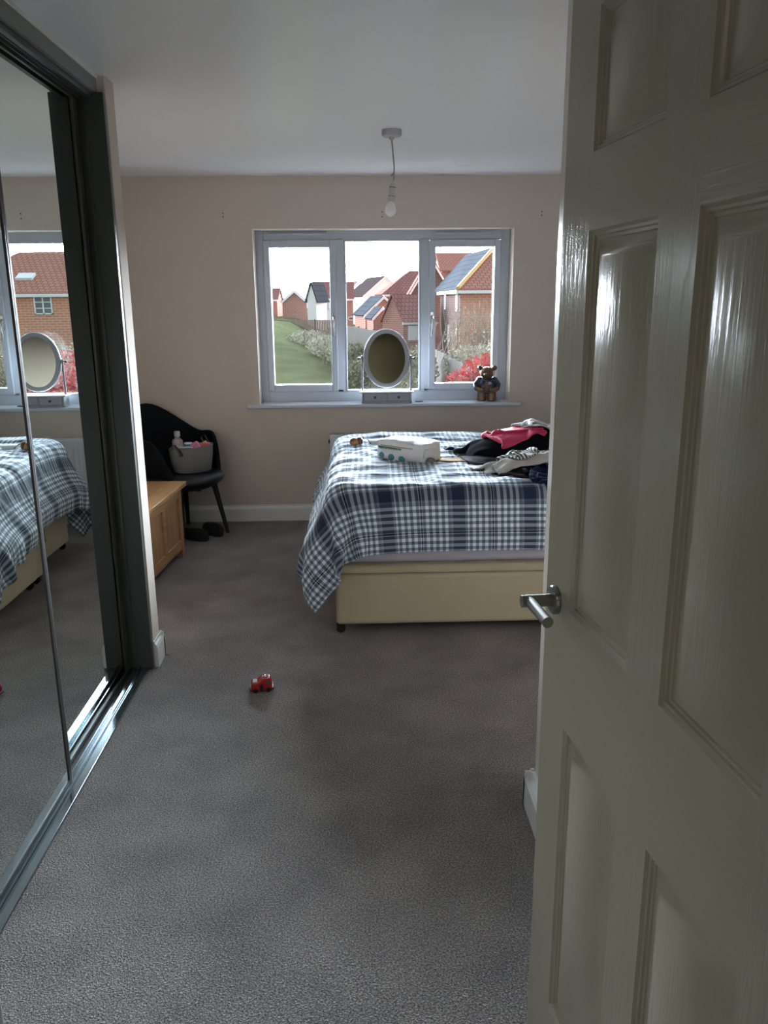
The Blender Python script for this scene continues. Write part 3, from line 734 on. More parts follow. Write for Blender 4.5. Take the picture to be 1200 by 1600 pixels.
rings = [ov(.133, .176, -.004), ov(.135, .178, -.012), ov(.141, .184, -.014), ov(.163, .205, -.014), ov(.168, .210, -.008), ov(.168, .210, .008), ov(.163, .205, .012), ov(.10, .14, .012)]
n_ = 48; vs = [cc+tilt @ Vector(p) for r in rings for p in r]
b.mesh(vs, [(i*n_+k, i*n_+(k+1) % n_, (i+1)*n_+(k+1) % n_, (i+1)*n_+k) for i in range(len(rings)-1) for k in range(n_)]+[[(len(rings)-1)*n_+k for k in range(n_)]])
fr = b.build('oval_frame', M['mirror_frame'], vm, smooth=True, angle=50)
b = MB(); b.mesh([cc+tilt @ Vector(p) for p in ov(.135, .178, -.006)]+[cc+tilt @ Vector(p) for p in ov(.135, .178, -.003)], [list(range(n_)), list(range(n_, 2*n_))[::-1]]+[(k, (k+1) % n_, n_+(k+1) % n_, n_+k) for k in range(n_)])
b.build('mirror_glass', M['vmirror'], fr)
b = MB(); b.tube([(0, 0, 0), (.03, -.004, 0), (.055, .006, 0), (.03, .012, 0)], .0035, 8); o = b.build('hair_tie', mat('dark_elastic', (.03, .03, .04), .7), None, smooth=True); o.location = (.42, 5.90, .868)
tag(o, 'small dark elastic loop on the sill just right of the oval mirror', 'hair tie')

# ------------------------------------------------------------------ bear figurine
br_ = thing('bear_figurine', 'brown glazed pottery bear in dark blue jacket at the right end of the sill', 'figurine', (.945, 5.915, .8645), -.15)
fur = mat('brown_glaze_fur', (.16, .085, .04), .25, vary=.45, vscale=45, spec=.6, bump=(70, .5, .003))
blue = mat('dark_blue_glaze', (.018, .028, .048), .22, spec=.6, vary=.3, vscale=30)
b = MB()
for s in (-1, 1): b.lathe([(.026, 0), (.034, .008), (.033, .05), (.030, .075)], (s*.036, -.004, 0), 18, sy=1.1)
b.build('legs', fur, br_, smooth=True)
b = MB(); b.lathe([(.050, .055), (.066, .065), (.070, .09), (.066, .12), (.058, .15), (.040, .17), (.02, .178)], (0, 0, 0), 28, sy=.75); jk = b.build('jacket', blue, br_, smooth=True)
b = MB(); b.lathe([(.071, -.004), (.0725, .0), (.071, .004)], (0, 0, .066), 28, sy=.76); b.build('jacket_trim', mat('green_trim_glaze', (.02, .06, .04), .3), jk, smooth=True)
b = MB(); b.prism([(-.022, .075), (.014, .075), (.020, .15), (-.014, .155)], -.056, -.040, 'y'); b.build('waistcoat', mat('dark_red_glaze', (.10, .03, .025), .3), jk, bevel=.006)
b = MB(); b.ball((.022, -.054, .132), .013); b.build('rosette', mat('pale_glaze', (.28, .28, .32), .2), jk, smooth=True)
for s in (-1, 1):
    b = MB(); b.tube([(s*.052, 0, .150), (s*.078, -.008, .118), (s*.074, -.030, .092)], [.024, .024, .019], 14); b.ball((s*.053, 0, .150), .026)
    a_ = b.build('sleeve', blue, br_, smooth=True)
    b = MB(); b.tube([(s*.074, -.030, .094), (s*.050, -.052, .083), (s*.034, -.058, .085)], [.019, .018, .014], 14); b.ball((s*.032, -.058, .086), .0155); b.build('paw', fur, a_, smooth=True)
b = MB(); b.ball((0, -.004, .205), (.054, .047, .043)); b.ball((-.002, -.045, .193), (.024, .022, .019)); hd = b.build('head', fur, br_, smooth=True)
for s in (-1, 1):
    b = MB(); b.ball((s*.052, .004, .238), (.019, .010, .019)); b.ball((s*.054, -.006, .238), (.011, .006, .011)); b.build('ear', mat('dark_ear_glaze', (.055, .03, .02), .3), hd, smooth=True)
    b = MB(); b.ball((s*.020-.002, -.0455, .217), .0062); b.build('eye', M['black_plastic'], hd, smooth=True)
b = MB(); b.ball((-.002, -.066, .199), (.008, .005, .006)); b.build('nose', M['black_plastic'], hd, smooth=True)

# ------------------------------------------------------------------ pendant lamp
pd = thing('pendant_lamp', 'white ceiling rose with a bare bulb hanging on a short cord', 'lamp', (.191, 4.36, 2.4))
b = MB(); b.lathe([(.050, 0), (.050, -.022), (.046, -.030), (.014, -.033), (.011, -.045), (.004, -.046)], (0, 0, 0), 36); b.build('ceiling_rose', M['fitting_grey'], pd, smooth=True)
b = MB(); b.tube([(0, 0, -.04), (.005, 0, -.10), (.012, 0, -.17), (.010, 0, -.215), (.008, 0, -.235)], .0032, 8); cdn = b.build('cord', M['cord'], pd, smooth=True)
b = MB(); b.tube([(.013, 0, -.196), (.004, 0, -.206), (-.004, 0, -.212)], .0032, 8); b.build('cord_tail', M['cord'], cdn, smooth=True)
rot = Matrix.Rotation(math.radians(6), 3, 'Y')
C0 = Vector((.007, 0, -.232))
def L_(b, prof): b.lathe(prof, C0, 24, rot=rot)
b = MB(); L_(b, [(.004, 0), (.013, -.014), (.016, -.030), (.016, -.034)]); hp = b.build('holder_cap', M['fitting'], pd, smooth=True)
b = MB(); L_(b, [(.0175, -.034), (.0175, -.037)]); b.build('holder_ring', M['dark'], hp, smooth=True)
b = MB(); L_(b, [(.016, -.037), (.0165, -.074), (.0175, -.076), (.0175, -.079), (.0165, -.081), (.0165, -.104)]); b.build('holder', M['fitting'], pd, smooth=True)
b = MB(); L_(b, [(.0172, -.0765), (.0178, -.0765), (.0178, -.0785), (.0172, -.0785)]); b.build('holder_seam', M['dark'], hp)
b = MB(); L_(b, [(.015, -.104), (.017, -.110), (.026, -.126), (.030, -.142), (.029, -.155), (.022, -.168), (.010, -.175), (.002, -.177)]); b.build('bulb', M['bulb'], pd, smooth=True)

for x, lab in ((-.893, 'dark plug holes in the wall above the left end of the window'), (.188, 'small screw plug in the wall above the middle of the window'), (1.286, 'dark plug holes in the wall above the right end of the window')):
    t = thing('wall_plug', lab, 'wall plug', (x, YB-.0015, 2.14))
    for dx, dz in (((0, 0), (0, .024)) if x != .188 else ((0, -.004), (.001, .027))):
        o = MB(); o.lathe([(.0042, -.004), (.0042, .002)], (dx, 0, dz), 10, 'y'); o.build('plug_hole', M['dark'], t)

# ------------------------------------------------------------------ oak blanket chest
ch = thing('blanket_chest', 'light oak blanket chest with framed panels beside the wardrobe end', 'chest', (-1.128, 5.03, 0), math.radians(-4.2))
# local: +x towards the room, chest runs from y=-.98 to 0, depth to x=-.44
CL, CDp = -1.02, -.42
b = MB(); b.box(CDp-.02, .028, CL-.03, .035, .452, .480); lid = b.build('lid', M['oak'], ch, bevel=.004)
b = MB(); b.box(-.075, .0285, CL-.0305, .0355, .4795, .4806); b.build('lid_edge_board', grainwood('oak_edge_board', [(.44, .24, .10), (.52, .29, .13), (.60, .35, .17)], (14, 1, 14), .35), lid)
for y0, y1 in ((-.055, 0), (CL, CL+.055)):
    for x0 in (-.05, CDp):
        b = MB(); b.box(x0, x0+.05, y0, y1, 0, .452); b.build('corner_post', M['oak_panel'], ch, bevel=.003)
b = MB(); b.box(-.03, -.003, CL+.055, -.055, .39, .452); b.box(-.03, -.003, CL+.055, -.055, .055, .115)
for k in (1, 2): yk = CL+.055+(-CL-.11)*k/3; b.box(-.03, -.003, yk-.024, yk+.024, .115, .39)
b.build('front_frame', M['oak'], ch, bevel=.002)
b = MB(); b.box(-.026, -.016, CL+.05, -.05, .11, .40); b.build('front_panel', M['oak_panel'], ch)
b = MB(); b.box(CDp+.01, -.02, -.035, -.012, .055, .452); b.box(CDp+.01, -.02, CL+.012, CL+.035, .055, .452); b.box(CDp+.005, CDp+.02, CL+.05, -.05, .055, .452); b.build('side_panels', M['oak_panel'], ch)

# ------------------------------------------------------------------ black tub chair
cph = math.radians(37)          # facing direction is +x-y
chair = thing('tub_chair', 'black moulded tub armchair with splayed legs in the corner', 'chair', (-1.22, 5.50, 0), -cph)
# local frame: +x = facing direction, y = to its left
def shell_pt(th, h, off=0):
    # th measured from the back; h 0..1 from pan to rim
    rimz = .655+.245*max(0, math.cos(min(abs(th)*1.15, PI/2)))**1.3
    rimz += .05*math.exp(-((abs(th)-1.6)/.5)**2)
    if abs(th) > 1.75: rimz -= .23*((abs(th)-1.75)/.6)**1.8
    z = .36+(rimz-.36)*h
    k = .62+.38*min(1, h*1.9)**.6
    rx, ry = .275*k+off, .285*k+off
    if abs(th) < 1.2: rx += .05*h*math.cos(th)
    return Vector((-rx*math.cos(th)-.02, ry*math.sin(th), z))
b = MB(); nt, nh = 44, 12
vs = [];
for off in (0, -.022):
    for i in range(nt+1):
        th = -2.35+4.7*i/nt
        for j in range(nh+1): vs.append(shell_pt(th, j/nh, off))
W_ = nh+1; S0 = (nt+1)*W_
fs = []
for i in range(nt):
    for j in range(nh):
        a = i*W_+j; fs.append((a, a+W_, a+W_+1, a+1)); fs.append((S0+a, S0+a+1, S0+a+W_+1, S0+a+W_))
    a = i*W_+nh; fs.append((a, a+W_, S0+a+W_, S0+a)); a = i*W_; fs.append((a, S0+a, S0+a+W_, a+W_))
for i in (0, nt):
    for j in range(nh):
        a = i*W_+j; fs.append((a, a+1, S0+a+1, S0+a))
b.mesh(vs, fs)
sh = b.build('shell', M['shell'], chair, smooth=True, angle=70)
b = MB()
prof = [(.02, .345), (.17, .35), (.225, .375), (.262, .405), (.268, .425), (.255, .447), (.20, .457), (.02, .460)]
b.lathe(prof, (.015, 0, 0), 40, sx=1.08, sy=1.0); b.build('seat', M['cushion'], chair, smooth=True, angle=60)
for sx, sy in ((1, 1), (1, -1), (-1, 1), (-1, -1)):
    b = MB(); b.tube([(sx*.15, sy*.15, .37), (sx*.205, sy*.205, .0)], [.021, .012], 14); b.build('leg', M['leg_black'], chair, smooth=True, angle=50)
b = MB(); b.box(-.17, .17, -.012, .012, .335, .355); b.box(-.012, .012, -.17, .17, .335, .355); b.build('seat_frame', M['leg_black'], chair)

# basket and contents
BC = Vector((-1.135, 5.46, .462))
bk = thing('basket', 'grey woven oval basket with dark strap handles on the black chair seat', 'basket', BC, .25)
def wov():
    m = mat('woven_grey', (.2, .2, .19), .85); n, l, bs = nodes(m)
    t = n.new('ShaderNodeTexCoord'); ck = n.new('ShaderNodeTexChecker'); ck.inputs['Scale'].default_value = 1
    mp = n.new('ShaderNodeMapping'); mp.inputs['Scale'].default_value = (140, 160, 1); l.new(t.outputs['UV'], mp.inputs[0]); l.new(mp.outputs[0], ck.inputs[0])
    ck.inputs[1].default_value = (.33, .33, .32, 1); ck.inputs[2].default_value = (.05, .055, .055, 1); l.new(ck.outputs[0], bs.inputs['Base Color'])
    bp = n.new('ShaderNodeBump'); bp.inputs['Distance'].default_value = .002; l.new(ck.outputs['Fac'], bp.inputs['Height']); l.new(bp.outputs[0], bs.inputs['Normal'])
    return m
b = MB(); seg = 48; vs = []; fs = []
pr_ = [(.105, .0), (.128, .01), (.142, .10), (.148, .172), (.148, .176), (.142, .176), (.136, .10), (.122, .014), (.02, .012)]
n_ = len(pr_)
for r, z in pr_:
    for k in range(seg): t_ = 2*PI*k/seg; vs.append((r*math.cos(t_), .72*r*math.sin(t_), z+.012*math.cos(t_*1)*(z/.17)))
for i in range(n_-1):
    for k in range(seg):
        k2 = (k+1) % seg; ids = [i*seg+k, i*seg+k2, (i+1)*seg+k2, (i+1)*seg+k]
        uvs = [(k*.018, pr_[i][1]), ((k+1)*.018, pr_[i][1]), ((k+1)*.018, pr_[i+1][1]), (k*.018, pr_[i+1][1])]
        b.face([vs[q] for q in ids], uvs)
b.face([vs[k] for k in range(seg)][::-1]); b.build('basket_body', wov(), bk, smooth=True, angle=60)
strap = mat('dark_strap', (.015, .012, .012), .6)
b = MB(); b.tube([(-.135, -.05, .185), (-.11, -.085, .20), (-.085, -.098, .165), (-.07, -.108, .125)], [.007, .007, .010, .014], 10, flat=.4); b.build('strap', strap, bk, smooth=True)
b = MB(); b.tube([(.09, .07, .175), (.075, .09, .22), (.10, .08, .235), (.12, .06, .19), (.125, .05, .17)], .008, 10, flat=.5); b.build('strap', strap, bk, smooth=True)
def inb(x, y, z): c_, s2 = math.cos(.25), math.sin(.25); return (BC.x+x*c_-y*s2, BC.y+x*s2+y*c_, BC.z+z)
t = thing('lotion_bottle', 'clear bottle of pink lotion with a grey cap in the basket', 'bottle', inb(-.085, .03, .02), .1)
b = MB(); b.lathe([(.034, 0), (.036, .01), (.036, .185), (.030, .20), (.016, .212), (.014, .225)], (0, 0, 0), 20, sy=.7); b.build('bottle_body', mat('pink_lotion', (.38, .16, .18), .25, spec=.6), t, smooth=True)
b = MB(); b.lathe([(.0365, .150), (.0365, .188), (.031, .201)], (0, 0, 0), 20, sy=.72); b.build('bottle_shoulder', mat('clear_plastic', (.34, .30, .32), .15, spec=.7), t, smooth=True)
b = MB(); b.lathe([(.020, .222), (.020, .252), (.017, .256)], (0, 0, 0), 18); b.build('cap', mat('grey_cap', (.33, .36, .36), .4), t, smooth=True)
t = thing('cream_tub', 'blue label tube with white rim in the basket beside the pink bottle', 'tube', inb(-.018, -.012, .03), .1)
b = MB(); b.lathe([(.022, 0), (.026, .12), (.026, .165)], (0, 0, 0), 18, sy=.6); b.build('tube_body', mat('blue_label', (.03, .13, .32), .35, vary=.5, vscale=40), t, smooth=True)
b = MB(); b.lathe([(.0275, .163), (.0275, .172), (.020, .174)], (0, 0, 0), 18, sy=.62); b.build('rim', mat('white_rim', (.6, .65, .68), .4), t, smooth=True)
def softpack(name, label, cat, loc, rz, dims, c1, c2, cname):
    t = thing(name, label, cat, loc, rz); a, b2, c_ = dims
    b = MB(); b.box(-a, a, -b2, b2, -c_, c_); o = b.build('packet_body', mat(c1[0], c1[1], .3, spec=.6, vary=.3, vscale=30), t, bevel=min(dims)*.6, segs=4)
    b = MB(); b.lathe([(.4*a, -.002), (.4*a, .003)], (0, -b2, 0), 16, 'y', sy=.7); b.build('label_patch', mat(c2[0], c2[1], .4), t)
    return t, o
t1, o1 = softpack('wipes_packet', 'pink and white packet poking up in the middle of the basket', 'packet', inb(.035, -.03, .165), .1, (.030, .020, .042), ('pink_film', (.50, .16, .28)), ('white_patch', (.6, .5, .6)), '')
t1.rotation_euler = (.1, -.5, .2)
t2, o2 = softpack('snack_packet', 'coral orange packet with a black oval in the right of the basket', 'packet', inb(.092, -.02, .162), .1, (.036, .014, .034), ('coral_film', (.60, .12, .07)), ('black_patch', (.03, .02, .01)), '')
b = MB(); b.prism([(-.02, .03), (.022, .03), (.004, .052)], -.006, .006, 'y'); b.build('packet_corner', mat('peach_film', (.62, .30, .18), .35), t2, bevel=.002)
o = boxes('folded_card', [(-.06, .05, -.02, .02, -.003, .003)], mat('cream_card', (.5, .5, .46), .7)); o.location = inb(-.04, -.045, .176); o.rotation_euler = (0, 0, .2)
tag(o, 'pale card lying flat across the near rim of the basket', 'card')

# slippers under the chair
for (x, y, rz, lab) in ((-1.14, 5.40, -.6, 'black fluffy slipper under the chair, the one nearer the oak chest'), (-1.035, 5.53, -.95, 'black fluffy slipper under the chair, the one nearer the chair leg')):
    t = thing('slipper', lab, 'slipper', (x, y, 0), rz, 'pair of black slippers')
    b = MB(); b.lathe([(.02, 0), (.95, .0), (1, .006), (1, .018), (.95, .022), (.02, .022)], (0, 0, 0), 28, sx=.125, sy=.05); b.build('sole', M['slipper'], t, smooth=True)
    b = MB(); b.ball((.045, 0, .035), (.078, .052, .045)); b.ball((-.07, 0, .032), (.046, .046, .034)); b.build('upper', M['slipper'], t, smooth=True)
    b = MB(); b.ball((-.015, 0, .058), (.04, .036, .02)); b.build('fur_lining', M['black_plastic'], t, smooth=True)

# ------------------------------------------------------------------ red toy on the carpet
ty = thing('toy_car', 'small red plastic toy car standing alone on the carpet', 'toy car', (-.422, 3.115, 0), math.radians(8))
red = mat('red_plastic', (.42, .018, .014), .25, spec=.6, vary=.15, vscale=40)
b = MB(); b.prism([(-.042, .006), (.042, .006), (.044, .03), (.042, .046), (.036, .062), (-.002, .060), (-.012, .046), (-.040, .042), (-.044, .030)], -.026, .026, 'y'); bd = b.build('body', red, ty, bevel=.004, segs=3)
b = MB(); b.prism([(-.008, .006), (.006, .006), (.006, .034), (-.001, .040), (-.008, .034)], -.0275, -.020, 'y'); b.build('door_recess', M['black_plastic'], ty)
b = MB(); b.prism([(.018, .034), (.036, .034), (.033, .052), (.018, .052)], -.0272, .0272, 'y'); b.build('side_window', mat('smoked_window', (.10, .08, .09), .15), ty, bevel=.001)
b = MB(); b.lathe([(.011, 0), (.011, .004), (.007, .008), (.001, .009)], (.014, -.004, .0605), 16); b.build('roof_light', M['chrome'], ty, smooth=True)
b = MB(); b.box(-.036, -.018, -.016, .016, .0425, .0455); b.build('bonnet_highlight', mat('painted_highlight', (.7, .7, .7), .15, metal=.8), ty)  # white highlight on the bonnet, painted in as a bright silver plate
bmp = mat('dark_red_bumper', (.16, .012, .012), .35)
for q in ((.040, .050, -.026, .026, .010, .020), (-.050, -.040, -.026, .026, .008, .016)):
    b = MB(); b.box(*q); b.build('bumper', bmp, ty, bevel=.002)
for x in (-.026, .028):
    for y in (-.022, .022):
        b = MB(); b.lathe([(.004, -.006), (.011, -.005), (.011, .005), (.004, .006)], (x, y, .011), 16, 'y'); b.build('wheel', M['black_plastic'], ty, smooth=True)

# ================================================================== outside
def sm(t): t = max(0, min(1, t)); return t*t*(3-2*t)
def ground_z(x, y):
    hill = -2.75+2.65*sm((y-33)/29)
    right = -2.75+1.3*sm((y-45)/60)
    edge_ = -1.5-(y-45)*.25 if y < 62 else -5.5
    k = sm((x-(edge_+(0 if y < 62 else 0)))/5+.3)
    return hill*(1-k)+right*k
b = MB(); gx = np.linspace(-60, 70, 105); gy = np.concatenate([np.linspace(6.4, 75, 90), np.linspace(78, 240, 20)])
vs = [(x, y, ground_z(x, y)+.06*noise.noise(Vector((x*.6, y*.6, 0)))) for x in gx for y in gy]; n2 = len(gy)
b.mesh(vs, [(i*n2+j, (i+1)*n2+j, (i+1)*n2+j+1, i*n2+j+1) for i in range(len(gx)-1) for j in range(n2-1)])
o = b.build('ground', M['grass'], smooth=True, angle=0); struct(o)

def house(name, label, loc, rot, w_, d_, eave, ridge, wall, roof, axis='x', base=-4.0, over=.25, wins=(), barge=True, hip=(0, 0), wallmats=None, cat='house'):
    """local: front face y=0 faces the viewer, x to the right; heights are absolute z"""
    t = thing(name, label, cat, (loc[0], loc[1], base), rot)
    e, r = eave-base, ridge-base
    b = MB()
    if axis == 'x':
        b.box(0, w_, 0, d_, 0, e)
        if not hip[0]: b.face([(0, 0, e), (0, d_, e), (0, d_/2, r-.1)])
        if not hip[1]: b.face([(w_, 0, e), (w_, d_, e), (w_, d_/2, r-.1)])
    else:
        b.box(0, w_, 0, d_, 0, e); b.face([(0, 0, e), (w_, 0, e), (w_/2, 0, r-.1)]); b.face([(0, d_, e), (w_, d_, e), (w_/2, d_, r-.1)])
    b.build('wall', wall, t)
    b = MB(); th = .12
    def slab(p):
        n = (Vector(p[1])-Vector(p[0])).cross(Vector(p[2])-Vector(p[0])).normalized()
        if n.z < 0: n = -n
        up_ = [Vector(q)+n*th for q in p]; k = len(p)
        b.mesh([*map(Vector, p), *up_], [list(range(k))[::-1], list(range(k, 2*k))]+[(i, (i+1) % k, k+(i+1) % k, k+i) for i in range(k)])
    sl_ = (r-e)/((d_ if axis == 'x' else w_)/2); ez = e-over*sl_
    if axis == 'x':
        a0 = hip[0] if hip[0] else -over; a1 = w_-hip[1] if hip[1] else w_+over
        slab([(-over, -over, ez), (w_+over, -over, ez), (a1, d_/2, r), (a0, d_/2, r)])
        slab([(-over, d_+over, ez), (w_+over, d_+over, ez), (a1, d_/2, r), (a0, d_/2, r)])
        if hip[0]: slab([(-over, -over, ez), (-over, d_+over, ez), (a0, d_/2, r)])
        if hip[1]: slab([(w_+over, -over, ez), (w_+over, d_+over, ez), (a1, d_/2, r)])
    else:
        slab([(-over, -over, ez), (-over, d_+over, ez), (w_/2, d_+over, r), (w_/2, -over, r)])
        slab([(w_+over, -over, ez), (w_+over, d_+over, ez), (w_/2, d_+over, r), (w_/2, -over, r)])
    b.build('roof', roof, t)
    if barge:
        b = MB(); q = over+.03
        if axis == 'y':
            for p0_, p1_ in (((-over, -q, ez), (w_/2, -q, r)), ((w_/2, -q, r), (w_+over, -q, ez))):
                b.mesh([(p0_[0], -q, p0_[2]-.16), (p1_[0], -q, p1_[2]-.16), (p1_[0], -q, p1_[2]+.1), (p0_[0], -q, p0_[2]+.1), (p0_[0], -q+.05, p0_[2]-.16), (p1_[0], -q+.05, p1_[2]-.16), (p1_[0], -q+.05, p1_[2]+.1), (p0_[0], -q+.05, p0_[2]+.1)],
                       [(0, 1, 2, 3), (4, 7, 6, 5), (0, 4, 5, 1), (3, 2, 6, 7), (0, 3, 7, 4), (1, 5, 6, 2)])
            b.build('bargeboard', M['barge'], t)
        else:
            b.box(-over, w_+over, -over-.05, -over+.02, ez-.12, ez+.06); b.build('eaves_board', M['barge'], t)
    for (face, a, z0_, ww, hh, nm) in wins:
        z0_ -= base; mats_ = M['barge']
        fb = MB(); pb = MB(); f_ = .07
        def put(bb, a0, a1, z0q, z1q, d0, d1):
            if face == 'front': bb.box(a0, a1, -d1, -d0, z0q, z1q)
            elif face == 'left': bb.box(-d1, -d0, a0, a1, z0q, z1q)
        if nm == 'garage_door':
            put(fb, a, a+ww, z0_, z0_+hh, 0, .06); fb.build(nm, M['garage'], t); continue
        put(fb, a, a+f_, z0_, z0_+hh, 0, .07); put(fb, a+ww-f_, a+ww, z0_, z0_+hh, 0, .07); put(fb, a, a+ww, z0_, z0_+f_, 0, .07); put(fb, a, a+ww, z0_+hh-f_, z0_+hh, 0, .07)
        nb = max(1, round(ww/.55))
        for k in range(1, nb): put(fb, a+ww*k/nb-.035, a+ww*k/nb+.035, z0_, z0_+hh, 0, .07)
        if nm == 'cottage_window':
            for k in (1, 2): put(fb, a, a+ww, z0_+hh*k/3-.02, z0_+hh*k/3+.02, 0, .065)
        put(pb, a+.02, a+ww-.02, z0_+.02, z0_+hh-.02, .0, .03)
        wf = fb.build('window', M['barge'], t)
        pb.build('pane', M['house_glass'] if nm != 'slit' else M['garage'], wf)
    return t

# big right-hand house seen in the right pane and, further along, in the wardrobe mirror
H = house('brick_house', 'large orange brick house with hipped roof filling the right pane of the window', (6.3, 50), 0, 16.5, 12, 2.2, 4.78, M['brick_orange'], M['roof_orange'], 'x', -4, .2,
          [('front', .75, -1.25, 1.15, 1.0, 'win'), ('front', 9.6, 1.0, 1.05, 1.05, 'cottage_window'),
           ('left', 1.2, .95, .9, 1.15, 'slit'), ('left', 8.0, 1.0, .9, 1.0, 'slit'), ('left', 1.0, -1.2, .9, 1.1, 'slit'), ('left', 5.5, -1.1, .9, 1.1, 'slit')], True, (2.95, 3))
b = MB(); b.box(-.03, .0, 0, 12, 0, 6.15); b.build('side_wall', M['brick_dark'], H)  # shaded side of the same house, its shade put in as darker brick
b = MB(); z_ = 6.2-.1
pa, pb_, pc, pd_ = Vector((-.22, -.22, z_+.02)), Vector((-.22, 15.5, z_+.02)), Vector((2.3, 15, 8.85)), Vector((2.95, 6, 8.9))
nrm = (pb_-pa).cross(pd_-pa).normalized(); nrm = nrm if nrm.z > 0 else -nrm
vsq = [pa, pb_, pc, pd_]; b.mesh(vsq+[p+nrm*.16 for p in vsq], [(3, 2, 1, 0), (4, 5, 6, 7), (0, 1, 5, 4), (1, 2, 6, 5), (2, 3, 7, 6), (3, 0, 4, 7)]); b.build('side_roof', M['roof_grey'], H)
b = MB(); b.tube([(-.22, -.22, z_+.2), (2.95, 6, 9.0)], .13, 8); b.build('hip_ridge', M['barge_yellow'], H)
b = MB(); b.box(-.3, -.2, -.2, 12, 6.0, 6.2); b.build('gutter', M['barge'], H)
b = MB(); b.prism([(-.5, -.4), (.5, -.4), (.5, .4), (-.5, .4)], 0, .15, 'z'); sk = b.build('skylight', M['garage'], H); sk.location = (11.7, 1.9, 7.15); sk.rotation_euler = (math.atan2(2.6, 6), 0, 0)
house('brick_house', 'orange tiled house roof rising behind the large right-hand house', (8.6, 84), 0, 16, 9, 4.5, 6.35, M['brick_red'], M['roof_orange'], 'x', -4, .2, barge=False)
house('brick_house', 'brown brick house with white gable trim beside the right window mullion', (4.55, 68), math.radians(-2), 3.1, 7, 2.4, 4.9, M['brick_dark'], M['roof_red'], 'y', -4, .2, [('front', .9, .2, .9, 1.2, 'win')])
house('brick_house', 'red brick house with a hipped tiled roof in the middle pane', (2.65, 78), math.radians(4), 5, 7, 2.25, 4.35, M['brick_red'], M['roof_red'], 'x', -4, .2, hip=(2.9, 0.0))
house('garage', 'low red brick garage with steep red tiled roof and white door', (3.38, 60), math.radians(33), 3.0, 2.6, .22, 2.0, M['brick_red'], M['roof_red'], 'x', -4, .12,
      [('front', .45, -1.2, 1.3, 1.05, 'garage_door')])
house('outbuilding', 'brick lean-to with a slate-grey roof left of the garage', (.75, 68), math.radians(10), 3.1, 5, .55, 1.95, M['brick_red'], M['roof_grey'], 'y', -4, .15)
house('outbuilding', 'lower brick outbuilding with grey roof in front of the lean-to', (1.3, 63.5), math.radians(10), 1.5, 2.6, .35, 1.1, M['brick_red'], M['roof_grey'], 'y', -4, .12)
house('white_house', 'tall white rendered house with a brown roof in the middle pane', (1.0, 110), math.radians(14), 6.0, 9, 2.3, 4.75, M['render_white'], M['roof_brown'], 'y', -4, .15, [('left', 3.5, 1.0, .8, .5, 'win'), ('left', 6.5, 1.0, .8, .5, 'win')])
house('white_house', 'white gabled house behind the brick terrace left of the middle pane', (-1.6, 122), math.radians(16), 4.0, 9, 2.0, 4.4, M['render_white'], M['roof_red'], 'y', -4, .15)
house('terraced_house', 'white rendered terraced house with an orange-red roof in the left pane', (-5.0, 96), 0, 2.6, 7, 1.95, 3.8, M['render_white'], M['roof_red'], 'x', -4, .15, [('front', 1.15, .6, .8, .95, 'win')])
house('terraced_house', 'red brick terraced house between the left and middle panes', (-2.1, 96), 0, 1.75, 7, 1.9, 3.75, M['brick_red'], M['roof_red'], 'x', -4, .15, [('front', 1.2, -.5, .6, .4, 'win')])
house('tower_house', 'narrow white gabled bay with a steep dark roof in the left pane', (-5.05, 87), math.radians(-28), 1.05, 2.2, 1.95, 3.5, M['render_white'], M['roof_grey'], 'y', -4, .15, barge=False)
house('brick_house', 'red brick gable-end house with white verge in the left pane', (-8.0, 91), math.radians(3), 2.6, 8, 1.65, 2.75, M['brick_red'], M['roof_red'], 'y', -4, .15)
house('brick_house', 'red tiled house at the far left edge of the left pane', (-15.5, 101), 0, 6.0, 7, 1.9, 3.2, M['brick_red'], M['roof_red'], 'x', -4, .15)

def fence(name, label, A, B, zA, zB, h, m, posts=True):
    t = thing(name, label, 'fence', (A[0], A[1], 0)); A, B = Vector((*A, 0)), Vector((*B, 0)); d = B-A; L = d.length; u = d/L; nrm = Vector((-u.y, u.x, 0))
    b = MB(); n = int(L/.16)
    for i in range(n):
        s = i*L/n; z = zA+(zB-zA)*i/n; p = u*s; q = u*(s+L/n-.025)
        z1 = z+h*(.98+.02*random.random())
        for off in (0,):
            vs = [p, q, q+nrm*.03, p+nrm*.03]
            b.mesh([Vector((v.x, v.y, z-.8)) for v in vs]+[Vector((v.x, v.y, z1)) for v in vs], [(3, 2, 1, 0), (4, 5, 6, 7), (0, 1, 5, 4), (1, 2, 6, 5), (2, 3, 7, 6), (3, 0, 4, 7)])
    b.build('board_panel', m, t)
    for i in range(int(L/1.8)+1):
        s = min(i*1.8, L); p = u*s+nrm*.06; z = zA+(zB-zA)*s/L
        b = MB(); b.box(p.x-.05, p.x+.05, p.y-.05, p.y+.05, z-.8, z+h+.06); b.build('post', m, t)
fence('timber_fence', 'pale timber fence running behind the oval mirror in the middle pane', (-.8, 58), (2.3, 46), -1.6, -1.85, 1.62, M['fence'])
fence('timber_fence', 'pale timber fence below the large house in the right pane', (3.0, 33), (4.2, 21), -2.05, -2.6, 1.85, M['fence'])
fence('timber_fence', 'brown timber fence along the top of the field in the left pane', (-11.0, 80), (-1.2, 78), -.75, -.9, .8, M['fence_brown'])

